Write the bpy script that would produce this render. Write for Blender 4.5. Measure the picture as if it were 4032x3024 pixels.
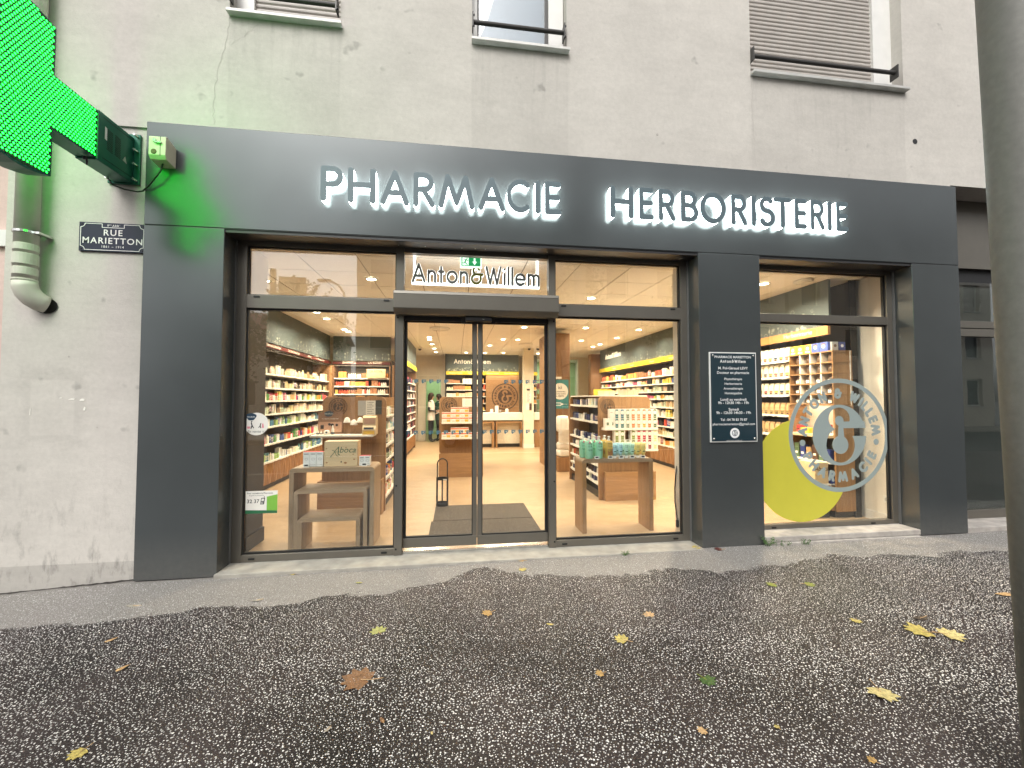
import bpy, bmesh, math, random
import numpy as np
from mathutils import Vector, Matrix
from mathutils.geometry import delaunay_2d_cdt
R = math.radians
random.seed(7); rng = np.random.default_rng(7)
for o in list(bpy.data.objects): bpy.data.objects.remove(o)
S = bpy.context.scene
COL = S.collection

# ------------------------------------------------------------------ camera, sky, sun, exposure
cam = bpy.data.cameras.new('camera'); camo = bpy.data.objects.new('camera', cam); COL.objects.link(camo)
cam.sensor_width = 36; cam.lens = 36*1630/4032; cam.clip_start = .05; cam.clip_end = 600
camo.location = (0, -3.9, 1.5); camo.rotation_euler = (R(90+1.93), 0, R(-7.7)); S.camera = camo
SUN_EL, SUN_AZ = 48, 200          # azimuth measured clockwise from +Y (the shop faces -Y)
W = bpy.data.worlds.new('World'); S.world = W; W.use_nodes = True
nt = W.node_tree; bg = nt.nodes['Background']
sky = nt.nodes.new('ShaderNodeTexSky'); sky.sky_type = 'NISHITA'; sky.sun_disc = False
sky.sun_elevation = R(SUN_EL); sky.sun_rotation = R(SUN_AZ); sky.dust_density = 4.0; sky.air_density = 1.0
hs = nt.nodes.new('ShaderNodeHueSaturation'); hs.inputs['Saturation'].default_value = .07
nt.links.new(sky.outputs[0], hs.inputs['Color']); nt.links.new(hs.outputs[0], bg.inputs['Color'])
bg.inputs['Strength'].default_value = .15
sun = bpy.data.lights.new('sun', 'SUN'); sun.energy = 1.0; sun.angle = R(35); sun.color = (1, .95, .88)
suno = bpy.data.objects.new('sun', sun); COL.objects.link(suno)
d = Vector((math.sin(R(SUN_AZ))*math.cos(R(SUN_EL)), math.cos(R(SUN_AZ))*math.cos(R(SUN_EL)), math.sin(R(SUN_EL))))
suno.rotation_euler = d.to_track_quat('Z', 'Y').to_euler(); suno.location = d*60
vs = S.view_settings; vs.view_transform = 'Standard'; vs.look = 'None'; vs.gamma = 1; vs.use_curve_mapping = False
vs.exposure = .62
S.render.engine = 'CYCLES'; S.cycles.use_denoising = True; S.cycles.max_bounces = 8
S.cycles.diffuse_bounces = 4; S.cycles.glossy_bounces = 4; S.cycles.transparent_max_bounces = 24
S.cycles.sample_clamp_indirect = 6; S.cycles.caustics_reflective = False; S.cycles.caustics_refractive = False

# ------------------------------------------------------------------ materials
M = {}
def mat(name, col, rough=.5, metal=0., spec=.5, vary=.08, vs_=6., bump=None, emit=None, es=0., coat=0., fine=None):
    m = bpy.data.materials.new(name); m.use_nodes = True; t = m.node_tree; b = t.nodes['Principled BSDF']
    L = t.links.new
    tc = t.nodes.new('ShaderNodeTexCoord'); geo = t.nodes.new('ShaderNodeNewGeometry')
    n = t.nodes.new('ShaderNodeTexNoise'); n.inputs['Scale'].default_value = vs_; n.inputs['Detail'].default_value = 6
    L(geo.outputs['Position'], n.inputs['Vector'])
    r = t.nodes.new('ShaderNodeMapRange'); r.inputs['From Min'].default_value = .3; r.inputs['From Max'].default_value = .7
    r.inputs['To Min'].default_value = 1-vary; r.inputs['To Max'].default_value = 1+vary; L(n.outputs['Fac'], r.inputs['Value'])
    mx = t.nodes.new('ShaderNodeMix'); mx.data_type = 'RGBA'; mx.blend_type = 'MULTIPLY'; mx.inputs['Factor'].default_value = 1
    mx.inputs['A'].default_value = (*col, 1); L(r.outputs[0], mx.inputs['B']); L(mx.outputs['Result'], b.inputs['Base Color'])
    b.inputs['Roughness'].default_value = rough; b.inputs['Metallic'].default_value = metal
    b.inputs['Specular IOR Level'].default_value = spec; b.inputs['Coat Weight'].default_value = coat
    if bump:
        bn = t.nodes.new('ShaderNodeTexNoise'); bn.inputs['Scale'].default_value = bump[0]; bn.inputs['Detail'].default_value = 5
        L(geo.outputs['Position'], bn.inputs['Vector'])
        bu = t.nodes.new('ShaderNodeBump'); bu.inputs['Strength'].default_value = bump[1]; bu.inputs['Distance'].default_value = .01
        L(bn.outputs['Fac'], bu.inputs['Height']); L(bu.outputs[0], b.inputs['Normal'])
    if emit:
        b.inputs['Emission Color'].default_value = (*emit, 1); b.inputs['Emission Strength'].default_value = es
    M[name] = m; return m
def nodes(m): return m.node_tree, m.node_tree.nodes, m.node_tree.links.new, m.node_tree.nodes['Principled BSDF']

def wood(name, c1, c2, rough=.5, axis='Z', sc=9.):
    m = mat(name, c1, rough); t, N, L, b = nodes(m)
    geo = N.new('ShaderNodeNewGeometry'); mp = N.new('ShaderNodeMapping')
    s = {'Z': (sc, sc, .6), 'X': (.6, sc, sc), 'Y': (sc, .6, sc)}[axis]
    mp.inputs['Scale'].default_value = s; L(geo.outputs['Position'], mp.inputs['Vector'])
    n = N.new('ShaderNodeTexNoise'); n.inputs['Scale'].default_value = 3; n.inputs['Detail'].default_value = 8; n.inputs['Roughness'].default_value = .65; n.inputs['Distortion'].default_value = .6
    L(mp.outputs[0], n.inputs['Vector'])
    cr = N.new('ShaderNodeValToRGB'); cr.color_ramp.elements[0].position = .32; cr.color_ramp.elements[1].position = .68
    cr.color_ramp.elements[0].color = (*c2, 1); cr.color_ramp.elements[1].color = (*c1, 1)
    L(n.outputs['Fac'], cr.inputs[0]); L(cr.outputs[0], b.inputs['Base Color'])
    bu = N.new('ShaderNodeBump'); bu.inputs['Strength'].default_value = .12; bu.inputs['Distance'].default_value = .004
    L(n.outputs['Fac'], bu.inputs['Height']); L(bu.outputs[0], b.inputs['Normal'])
    return m

def stucco(name, col, dirt=True):
    m = mat(name, col, .92, spec=.2); t, N, L, b = nodes(m)
    geo = N.new('ShaderNodeNewGeometry')
    def noise(scale, detail=6, rough=.6, mapv=None):
        n = N.new('ShaderNodeTexNoise'); n.inputs['Scale'].default_value = scale; n.inputs['Detail'].default_value = detail
        n.inputs['Roughness'].default_value = rough
        if mapv:
            mp = N.new('ShaderNodeMapping'); mp.inputs['Scale'].default_value = mapv
            L(geo.outputs['Position'], mp.inputs['Vector']); L(mp.outputs[0], n.inputs['Vector'])
        else: L(geo.outputs['Position'], n.inputs['Vector'])
        return n
    def rng_(n, a, b_, c, d_):
        r = N.new('ShaderNodeMapRange'); r.inputs['From Min'].default_value = a; r.inputs['From Max'].default_value = b_
        r.inputs['To Min'].default_value = c; r.inputs['To Max'].default_value = d_; L(n, r.inputs['Value']); return r.outputs[0]
    def mul(a, b_):
        x = N.new('ShaderNodeMath'); x.operation = 'MULTIPLY'; L(a, x.inputs[0]); L(b_, x.inputs[1]); return x.outputs[0]
    f = mul(rng_(noise(.9).outputs['Fac'], .3, .7, .90, 1.06), rng_(noise(28, 8).outputs['Fac'], .3, .7, .95, 1.04))
    f = mul(f, rng_(noise(3.2, 10, .7, (1, 1, 3.)).outputs['Fac'], .35, .75, 1.03, .92))
    if dirt:
        # rare dark fungus-like spots and rising splash dirt near the foot of the wall
        f = mul(f, rng_(noise(5.5, 2).outputs['Fac'], .70, .78, 1., .72))
        sx = N.new('ShaderNodeSeparateXYZ'); L(geo.outputs['Position'], sx.inputs[0])
        foot = rng_(sx.outputs['Z'], -.05, .95, 1., 0.)
        st = rng_(noise(4., 7, .7, (3.2, 3.2, 1.1)).outputs['Fac'], .52, .70, 0., 1.)
        k = mul(foot, st); f = mul(f, rng_(k, 0, 1, 1., .50))
        band = N.new('ShaderNodeMath'); band.operation = 'LESS_THAN'; L(sx.outputs['Z'], band.inputs[0]); band.inputs[1].default_value = .115
        f = mul(f, rng_(band.outputs[0], 0, 1, 1., .80))
    def m2(op, a, b_):
        x = N.new('ShaderNodeMath'); x.operation = op
        for k_, v_ in enumerate((a, b_)):
            if isinstance(v_, (int, float)): x.inputs[k_].default_value = v_
            else: L(v_, x.inputs[k_])
        return x.outputs[0]
    if dirt:
        def boxd(cx, cz_, hx, hz): return m2('MAXIMUM', m2('SUBTRACT', m2('ABSOLUTE', m2('SUBTRACT', sx.outputs['X'], cx), 0), hx), m2('SUBTRACT', m2('ABSOLUTE', m2('SUBTRACT', sx.outputs['Z'], cz_), 0), hz))
        wob = rng_(noise(7, 5).outputs['Fac'], .3, .7, -.05, .05)
        ring = boxd(-3.36, 1.42, .17, .24)
        r1 = m2('MULTIPLY', rng_(ring, -.015, .0, 0., 1.), rng_(m2('ADD', ring, wob), .03, .12, 1., 0.)); f = mul(f, rng_(r1, 0, 1, 1., .925))
        run = mul(rng_(noise(5., 6, .7, (2.6, 2.6, .22)).outputs['Fac'], .50, .72, 0., 1.), m2('MULTIPLY', rng_(sx.outputs['Z'], 4.0, 4.96, .15, 1.), m2('LESS_THAN', sx.outputs['Z'], 4.97)))
        near = m2('MINIMUM', m2('MINIMUM', boxd(.62, 4.43, .50, .55), boxd(4.07, 4.43, .97, .55)), boxd(-1.57, 4.43, .50, .55))
        f = mul(f, rng_(mul(mul(run, rng_(near, -.02, .03, 1., .12)), m2('GREATER_THAN', sx.outputs['Z'], 3.9)), 0, 1, 1., .86))
        for (cx, cz_, hx, hz) in ((.62, 4.43, .48, .53), (4.07, 4.43, .95, .53), (-1.57, 4.4, .48, .56)):
            f = mul(f, rng_(boxd(cx, cz_, hx, hz), -.006, .01, .935, 1.))
    mx = N.new('ShaderNodeMix'); mx.data_type = 'RGBA'; mx.blend_type = 'MULTIPLY'; mx.inputs['Factor'].default_value = 1
    mx.inputs['A'].default_value = (*col, 1); L(f, mx.inputs['B']); L(mx.outputs['Result'], b.inputs['Base Color'])
    bu = N.new('ShaderNodeBump'); bu.inputs['Strength'].default_value = .35; bu.inputs['Distance'].default_value = .006
    a = N.new('ShaderNodeMath'); a.operation = 'ADD'; L(noise(70, 6, .7, (1, 1, 1.6)).outputs['Fac'], a.inputs[0]); L(noise(14, 4).outputs['Fac'], a.inputs[1])
    L(a.outputs[0], bu.inputs['Height']); L(bu.outputs[0], b.inputs['Normal'])
    return m

def glass(name, f0=.045, tint=(.97, .985, .975)):
    m = bpy.data.materials.new(name); m.use_nodes = True; t = m.node_tree; N = t.nodes; L = t.links.new
    N.remove(N['Principled BSDF']); out = N['Material Output']
    tr = N.new('ShaderNodeBsdfTransparent'); tr.inputs[0].default_value = (*tint, 1)
    gl = N.new('ShaderNodeBsdfGlossy'); gl.inputs['Roughness'].default_value = .004
    lw = N.new('ShaderNodeLayerWeight'); lw.inputs[0].default_value = .5
    p = N.new('ShaderNodeMath'); p.operation = 'POWER'; L(lw.outputs['Facing'], p.inputs[0]); p.inputs[1].default_value = 5
    r = N.new('ShaderNodeMapRange'); r.inputs['To Min'].default_value = f0; r.inputs['To Max'].default_value = 1; L(p.outputs[0], r.inputs['Value'])
    geo = N.new('ShaderNodeNewGeometry'); ns = N.new('ShaderNodeTexNoise'); ns.inputs['Scale'].default_value = 1.3
    L(geo.outputs['Position'], ns.inputs['Vector'])
    bu = N.new('ShaderNodeBump'); bu.inputs['Strength'].default_value = .04; bu.inputs['Distance'].default_value = .02
    L(ns.outputs['Fac'], bu.inputs['Height']); L(bu.outputs[0], gl.inputs['Normal'])
    mx = N.new('ShaderNodeMixShader'); L(r.outputs[0], mx.inputs[0]); L(tr.outputs[0], mx.inputs[1]); L(gl.outputs[0], mx.inputs[2])
    L(mx.outputs[0], out.inputs['Surface']); M[name] = m; return m

stucco('stucco', (.555, .527, .485)); stucco('stucco_pink', (.62, .47, .43), False); stucco('render_far', (.66, .60, .52), False)
stucco('render_far_b', (.70, .68, .63), False)
mat('cladding', (.078, .088, .091), .225, .40, .7, vary=.06, vs_=2, bump=(260, .015))
def dust(m):
    t, N, L, b = nodes(m); geo = N.new('ShaderNodeNewGeometry'); sx = N.new('ShaderNodeSeparateXYZ'); L(geo.outputs['Position'], sx.inputs[0])
    r = N.new('ShaderNodeMapRange'); r.inputs['From Min'].default_value = 0.; r.inputs['From Max'].default_value = .38; r.inputs['To Min'].default_value = .55; r.inputs['To Max'].default_value = 0.; L(sx.outputs['Z'], r.inputs['Value'])
    n = N.new('ShaderNodeTexNoise'); n.inputs['Scale'].default_value = 22; n.inputs['Detail'].default_value = 8; n.inputs['Roughness'].default_value = .7; L(geo.outputs['Position'], n.inputs['Vector'])
    k = N.new('ShaderNodeMath'); k.operation = 'MULTIPLY'; L(r.outputs[0], k.inputs[0]); L(n.outputs['Fac'], k.inputs[1])
    src = b.inputs['Base Color'].links[0].from_socket; mx = N.new('ShaderNodeMix'); mx.data_type = 'RGBA'; L(k.outputs[0], mx.inputs['Factor']); L(src, mx.inputs['A']); mx.inputs['B'].default_value = (.21, .195, .175, 1); L(mx.outputs['Result'], b.inputs['Base Color'])
    n2 = N.new('ShaderNodeTexNoise'); n2.inputs['Scale'].default_value = 3.5; n2.inputs['Detail'].default_value = 6; L(geo.outputs['Position'], n2.inputs['Vector'])
    q = N.new('ShaderNodeMapRange'); q.inputs['To Min'].default_value = .19; q.inputs['To Max'].default_value = .29; L(n2.outputs['Fac'], q.inputs['Value']); L(q.outputs[0], b.inputs['Roughness'])
dust(M['cladding'])
mat('cladding_dark', (.035, .035, .037), .4, .2, vary=.05)
mat('bronze', (.155, .143, .122), .36, .45, vary=.04, bump=(300, .012))
mat('bronze_edge', (.30, .30, .30), .35, .6)
mat('rubber', (.008, .008, .008), .6)
mat('black', (.010, .010, .011), .45)
mat('black_metal', (.016, .016, .018), .35, .3)
mat('letter_face', (.095, .135, .155), .45, .1, vary=.03)
mat('halo', (.8, .85, .85), .5, emit=(.90, 1., .97), es=9.)
mat('aw_face', (.40, .42, .44), .4); mat('aw_amp', (.45, .42, .05), .45)
mat('aw_halo', (.8, .8, .8), .5, emit=(1, 1, .97), es=2.2)
mat('stone', (.40, .37, .34), .85, vary=.22, vs_=9, bump=(60, .3))
mat('concrete', (.345, .325, .285), .85, vary=.2, vs_=7, bump=(80, .25))
mat('zinc', (.50, .49, .47), .5, .3, vary=.12)
mat('pvc', (.56, .545, .47), .5, vary=.08); mat('pvc_white', (.72, .71, .68), .45, vary=.05)
mat('shutter', (.44, .405, .37), .5, vary=.06)
mat('rail_paint', (.055, .052, .05), .45, .2)
mat('green_metal', (.014, .125, .080), .35, .3, vary=.05); mat('green_dark', (.003, .02, .013), .5)
mat('led_board', (.003, .05, .013), .6)
mat('led', (.05, .8, .12), .4, emit=(.006, 1., .03), es=12.)
mat('chrome', (.62, .62, .60), .25, .9); mat('steel', (.45, .45, .44), .4, .8)
mat('cream_box', (.62, .58, .42), .45); mat('cable', (.02, .03, .02), .5)
mat('lens_dark', (.16, .12, .07), .2)
mat('enamel', (.016, .022, .042), .4, spec=.3, vary=.05); mat('enamel_white', (.78, .77, .74), .3, vary=.02)
mat('plaque', (.018, .038, .050), .12, coat=.6, vary=.03); mat('white_print', (.80, .81, .80), .45, vary=.02)
mat('vinyl_grey', (.285, .340, .330), .5, vary=.02); mat('vinyl_yellow', (.56, .525, .055), .5, vary=.03)
mat('vinyl_teal', (.075, .17, .21), .5, vary=.03)
mat('paper', (.78, .76, .70), .7, vary=.03); mat('paper_green', (.20, .46, .06), .6); mat('paper_darkgreen', (.02, .13, .055), .6)
mat('ink', (.02, .02, .024), .6); mat('ink_green', (.03, .10, .05), .6); mat('ink_brown', (.050, .022, .010), .6)
mat('navy', (.02, .05, .085), .5); mat('pink', (.7, .25, .3), .5)
mat('wall_white', (.74, .70, .63), .8, vary=.03, bump=(60, .1)); mat('wall_cream', (.70, .64, .52), .8, vary=.04)
mat('wall_green', (.36, .50, .30), .8, vary=.03)
mat('tile', (.84, .81, .75), .9, vary=.03, vs_=30, bump=(120, .1)); mat('tile_grid', (.30, .27, .23), .7)
mat('lamp_glow', (.9, .8, .6), .5, emit=(1., .86, .62), es=22.); mat('lamp_trim', (.75, .73, .7), .4)
mat('shelf_white', (.80, .77, .70), .4, vary=.03); mat('tag_white', (.80, .79, .75), .5, vary=.03)
mat('back_dark', (.060, .050, .040), .7); mat('plinth', (.018, .016, .015), .5)
mat('header', (.085, .108, .108), .6, vary=.1, vs_=3); mat('header_flower', (.48, .50, .42), .6)
mat('pelmet_red', (.105, .018, .015), .5); mat('pelmet_yellow', (.72, .56, .03), .5); mat('pelmet_wood', (.55, .27, .085), .5)
mat('pelmet_print', (.85, .78, .62), .5, emit=(1, .9, .7), es=.4)  # lettering emits a faint glow of its own, though it is no lamp
wood('oak', (.37, .207, .092), (.255, .134, .055)); wood('oak_h', (.37, .207, .092), (.255, .134, .055), axis='X')
wood('oak_grey', (.38, .262, .158), (.26, .172, .098)); wood('oak_grey_h', (.38, .262, .158), (.26, .172, .098), axis='X')
wood('walnut', (.24, .125, .055), (.15, .075, .032)); wood('pine', (.72, .56, .35), (.62, .45, .26), axis='X', sc=5)
wood('zigzag', (.33, .165, .062), (.19, .088, .033), .45, 'Z', 14); wood('cork', (.37, .17, .055), (.27, .115, .04), axis='Y', sc=4)
mat('mat_brown', (.075, .060, .047), .95, vary=.25, vs_=40, bump=(300, .5))
mat('skin', (.55, .33, .23), .55); mat('hair', (.035, .018, .010), .5); mat('tunic', (.75, .72, .66), .8); mat('cloth_black', (.012, .012, .014), .8)
mat('cloth_green', (.02, .07, .05), .8)
mat('pebble', (.62, .60, .57), .55, vary=.12, vs_=3)
mat('car_grey', (.16, .17, .18), .25, .5, coat=.5); mat('car_white', (.6, .6, .6), .25, coat=.5); mat('tyre', (.012, .012, .012), .8)
mat('window_far', (.05, .06, .07), .1); mat('leaf_tree', (.06, .10, .03), .6, vary=.4, vs_=1.5); mat('bark', (.10, .075, .05), .9, vary=.3, bump=(30, .6))
mat('road', (.055, .055, .057), .8, vary=.2, vs_=2, bump=(90, .3)); mat('road_paint', (.7, .7, .68), .7, vary=.15)
mat('roof_tile', (.25, .09, .05), .8, vary=.2)
mat('pole_paint', (.165, .163, .148), .55, .15, vary=.10, vs_=35, bump=(300, .12))
mat('weed', (.07, .15, .035), .6, vary=.3, vs_=40)
glass('glass', .092); glass('glass_dark', .14, (.90, .93, .915)); glass('glass_sky', .17, (.8, .85, .88)); glass('glass_clear', .03)
glass('acrylic', .03, (.95, .95, .94))
mat('blind_blue', (.16, .21, .26), .7); mat('tint_back', (.045, .05, .045), .7)
mat('smoke_jar', (.10, .06, .035), .3)

def mat_attr(name, rough=.5):      # colour from the 'Col' attribute (joined small goods) 
    m = mat(name, (1, 1, 1), rough, vary=.05, vs_=60); t, N, L, b = nodes(m)
    a = N.new('ShaderNodeAttribute'); a.attribute_name = 'Col'; L(a.outputs['Color'], b.inputs['Base Color']); return m
mat_attr('goods_joined')
def mat_goods():                   # colour of the object itself, with a printed label panel
    m = mat('goods', (1, 1, 1), .42); t, N, L, b = nodes(m)
    oi = N.new('ShaderNodeObjectInfo'); tc = N.new('ShaderNodeTexCoord'); sx = N.new('ShaderNodeSeparateXYZ'); L(tc.outputs['Generated'], sx.inputs[0])
    cr = N.new('ShaderNodeValToRGB'); cr.color_ramp.interpolation = 'CONSTANT'
    e = cr.color_ramp.elements; e[0].position = 0; e[0].color = (0, 0, 0, 1); e[1].position = .2; e[1].color = (.55, .55, .55, 1)
    for p, v in ((.42, .1), (.5, .75), (.72, 0.)): x = e.new(p); x.color = (v, v, v, 1)
    ad = N.new('ShaderNodeMath'); ad.operation = 'MULTIPLY_ADD'; L(oi.outputs['Random'], ad.inputs[0]); ad.inputs[1].default_value = .35; L(sx.outputs['Z'], ad.inputs[2])
    sb = N.new('ShaderNodeMath'); sb.operation = 'SUBTRACT'; L(ad.outputs[0], sb.inputs[0]); sb.inputs[1].default_value = .17
    L(sb.outputs[0], cr.inputs[0])
    hv = N.new('ShaderNodeHueSaturation'); L(oi.outputs['Random'], hv.inputs['Hue']); hv.inputs['Saturation'].default_value = .9; hv.inputs['Color'].default_value = (.75, .42, .30, 1)
    mx = N.new('ShaderNodeMix'); mx.data_type = 'RGBA'; L(cr.outputs[0], mx.inputs['Factor']); L(oi.outputs['Color'], mx.inputs['A'])
    mx2 = N.new('ShaderNodeMix'); mx2.data_type = 'RGBA'; mx2.inputs['Factor'].default_value = .55; mx2.inputs['A'].default_value = (.85, .82, .75, 1); L(hv.outputs[0], mx2.inputs['B'])
    L(mx2.outputs['Result'], mx.inputs['B']); L(mx.outputs['Result'], b.inputs['Base Color'])
mat_goods()

# ------------------------------------------------------------------ mesh builder and object helpers
OFF = {}                                   # world position of each object's origin
class MB:
    def __init__(s): s.v = []; s.f = []; s.smooth = False
    def add(s, vs_, fs):
        k = len(s.v); s.v += [tuple(p) for p in vs_]; s.f += [tuple(i+k for i in f) for f in fs]; return s
    def box(s, x0, x1, y0, y1, z0, z1):
        return s.add([(x0,y0,z0),(x1,y0,z0),(x1,y1,z0),(x0,y1,z0),(x0,y0,z1),(x1,y0,z1),(x1,y1,z1),(x0,y1,z1)],
                     [(0,3,2,1),(4,5,6,7),(0,1,5,4),(1,2,6,5),(2,3,7,6),(3,0,4,7)])
    def prism(s, pts, axis, a, b):         # closed 2-D outline extruded along an axis ('X': pts are (y,z); 'Y': (x,z); 'Z': (x,y))
        n = len(pts)
        def P(p, t): return {'X': (t, p[0], p[1]), 'Y': (p[0], t, p[1]), 'Z': (p[0], p[1], t)}[axis]
        return s.add([P(p, a) for p in pts]+[P(p, b) for p in pts],
                     [tuple(range(n))[::-1], tuple(range(n, 2*n))]+[(i, (i+1) % n, n+(i+1) % n, n+i) for i in range(n)])
    def tube(s, path, r, n=8, cap=True):
        path = [Vector(p) for p in path]; rings = []; m = len(path)
        up = Vector((0, 0, 1)); k0 = len(s.v); fs = []; vs_ = []
        prev = None
        for i, p in enumerate(path):
            t = (path[min(i+1, m-1)]-path[max(i-1, 0)]).normalized()
            if prev is None:
                a = t.cross(up) if abs(t.dot(up)) < .95 else t.cross(Vector((1, 0, 0)))
            else: a = prev - t*prev.dot(t)
            a.normalize(); prev = a; b = t.cross(a); rr = r[i] if isinstance(r, (list, tuple)) else r
            vs_ += [p+a*math.cos(2*math.pi*j/n)*rr+b*math.sin(2*math.pi*j/n)*rr for j in range(n)]
        for i in range(m-1):
            for j in range(n): fs.append((i*n+j, i*n+(j+1) % n, (i+1)*n+(j+1) % n, (i+1)*n+j))
        if cap: fs += [tuple(range(n))[::-1], tuple(range((m-1)*n, m*n))]
        return s.add(vs_, fs)
    def lathe(s, c, prof, n=16, axis='Z', sx=1., sy=1.):   # prof: (radius, height) pairs
        vs_ = []; fs = []; m = len(prof)
        for r, h in prof:
            for j in range(n):
                u, v = math.cos(2*math.pi*j/n)*r*sx, math.sin(2*math.pi*j/n)*r*sy
                vs_.append({'Z': (c[0]+u, c[1]+v, c[2]+h), 'Y': (c[0]+u, c[1]+h, c[2]-v), 'X': (c[0]+h, c[1]+u, c[2]+v)}[axis])
        for i in range(m-1):
            for j in range(n): fs.append((i*n+j, i*n+(j+1) % n, (i+1)*n+(j+1) % n, (i+1)*n+j))
        fs += [tuple(range(n))[::-1], tuple(range((m-1)*n, m*n))]
        return s.add(vs_, fs)
def reg(o, off): OFF[o.name] = Vector(off); return o
def thing(name, label, cat, loc, group=None, kind=None):
    o = bpy.data.objects.new(name, None); COL.objects.link(o); o.location = loc; o.empty_display_size = .1
    o['label'] = label; o['category'] = cat
    if group: o['group'] = group
    return reg(o, loc)
def tag(o, label, cat=None, group=None, kind=None):
    if label: o['label'] = label
    if cat: o['category'] = cat
    if group: o['group'] = group
    if kind: o['kind'] = kind
    return o
def obj(name, mb, m, parent=None, origin=None, smooth=False, bevel=0.):
    vs_ = mb.v
    if parent is not None: off = OFF[parent.name]
    elif origin is not None: off = Vector(origin)
    else:
        a = np.array(vs_); lo, hi = a.min(0), a.max(0); off = Vector(((lo[0]+hi[0])/2, (lo[1]+hi[1])/2, lo[2]))
    me = bpy.data.meshes.new(name); me.from_pydata([(p[0]-off.x, p[1]-off.y, p[2]-off.z) for p in vs_], [], mb.f)
    me.materials.append(M[m] if isinstance(m, str) else m); me.update()
    bm = bmesh.new(); bm.from_mesh(me); bmesh.ops.recalc_face_normals(bm, faces=bm.faces); bm.to_mesh(me); bm.free()
    if smooth:
        for p in me.polygons: p.use_smooth = True
    o = bpy.data.objects.new(name, me); COL.objects.link(o)
    if parent is not None: o.parent = parent
    else: o.location = off
    if bevel:
        b = o.modifiers.new('bevel', 'BEVEL'); b.width = bevel; b.segments = 2; b.limit_method = 'ANGLE'; b.harden_normals = False
    return reg(o, off)
def copy_tree(o, delta, parent=None):
    c = o.copy(); COL.objects.link(c); c.parent = parent
    if parent is None: c.location = Vector(o.location)+Vector(delta)
    reg(c, OFF[o.name]+Vector(delta))
    for ch in list(o.children): copy_tree(ch, delta, c)
    return c
def box(name, m, parent, x0, x1, y0, y1, z0, z1, bevel=0.): return obj(name, MB().box(x0, x1, y0, y1, z0, z1), m, parent, bevel=bevel)
def struct(name, mb, m, **k): return tag(obj(name, mb, m, **k), None, None, None, 'structure')

# 2-D shapes -> flat or thick lettering -------------------------------------------------
def circ(cx, cy, r, n=48, ry=None):
    ry = ry or r; return [(cx+r*math.cos(2*math.pi*i/n), cy+ry*math.sin(2*math.pi*i/n)) for i in range(n)]
def arc(cx, cy, rx, ry, a0, a1, n=12): return [(cx+rx*math.cos(R(a0+(a1-a0)*i/n)), cy+ry*math.sin(R(a0+(a1-a0)*i/n))) for i in range(n+1)]
def rect(x0, y0, x1, y1): return [(x0, y0), (x1, y0), (x1, y1), (x0, y1)]
def ccw(p):
    a = sum(p[i][0]*p[(i+1) % len(p)][1]-p[(i+1) % len(p)][0]*p[i][1] for i in range(len(p))); return p if a > 0 else p[::-1]
def boolean2d(polys, keep):                # triangles of the plane region where keep(set of polygon indices) is true
    V = []; F = []
    for p in polys:
        p = ccw(p); k = len(V); V += [Vector(q) for q in p]; F.append(list(range(k, k+len(p))))
    v, e, f, ov, oe, of = delaunay_2d_cdt(V, [], F, 0, 1e-6)
    tris = [t for t, s in zip(f, of) if keep(set(s))]
    used = sorted({i for t in tris for i in t}); mp_ = {i: k for k, i in enumerate(used)}
    return [tuple(v[i]) for i in used], [tuple(mp_[i] for i in t) for t in tris]
def union2d(polys): return boolean2d(polys, lambda s: len(s) > 0)
def capsule(a, b, r, n=8):
    ang = math.atan2(b[1]-a[1], b[0]-a[0]); pts = []
    for i in range(n+1): t = ang+math.pi/2+math.pi*i/n; pts.append((a[0]+r*math.cos(t), a[1]+r*math.sin(t)))
    for i in range(n+1): t = ang-math.pi/2+math.pi*i/n; pts.append((b[0]+r*math.cos(t), b[1]+r*math.sin(t)))
    return pts
def stroke_poly(path, r):                  # capsules along a path
    return [capsule(path[i], path[i+1], r) for i in range(len(path)-1)]
G = {}
def g(ch, w, *paths): G[ch] = (w, paths)
g('P', .52, [(0,0),(0,1)], [(0,1),(.27,1)]+arc(.27,.74,.25,.26,90,-90)+[(0,.48)])
g('H', .70, [(0,0),(0,1)], [(.70,0),(.70,1)], [(0,.52),(.70,.52)])
g('A', .78, [(0,0),(.39,1),(.78,0)], [(.13,.33),(.65,.33)])
g('R', .55, [(0,0),(0,1)], [(0,1),(.26,1)]+arc(.26,.75,.25,.25,90,-90)+[(0,.50)], [(.24,.50),(.55,0)])
g('M', 1.06, [(0,0),(.22,1),(.53,.12),(.84,1),(1.06,0)])
g('C', .72, arc(.5,.5,.5,.5,52,308,20))
g('I', 0., [(0,0),(0,1)])
g('E', .44, [(0,0),(0,1)], [(0,1),(.44,1)], [(0,.52),(.41,.52)], [(0,0),(.44,0)])
g('B', .53, [(0,0),(0,1)], [(0,1),(.25,1)]+arc(.25,.77,.22,.23,90,-90)+[(0,.54)], [(.25,.54)]+arc(.25,.27,.28,.27,90,-90)+[(0,0)])
g('O', .92, arc(.46,.5,.46,.5,0,360,28))
g('S', .52, arc(.26,.76,.23,.24,40,270,12)+arc(.26,.26,.26,.26,90,-150,12))
g('T', .60, [(0,1),(.60,1)], [(.30,1),(.30,0)])
g('N', .70, [(0,0),(0,1),(.70,0),(.70,1)])
g('W', 1.0, [(0,1),(.26,0),(.5,.92),(.74,0),(1.0,1)])
g('L', .40, [(0,1),(0,0),(.40,0)])
g('n', .44, [(0,0),(0,.64)], [(0,.38)]+arc(.22,.40,.22,.23,180,0)+[(.44,0)])
g('t', .30, [(.14,.88),(.14,0)], [(0,.62),(.30,.62)])
g('o', .64, arc(.32,.32,.32,.32,0,360,24)); g('l', 0., [(0,0),(0,1)])
g('i', 0., [(0,0),(0,.62)], [(0,.90),(0.001,.90)])
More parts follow.
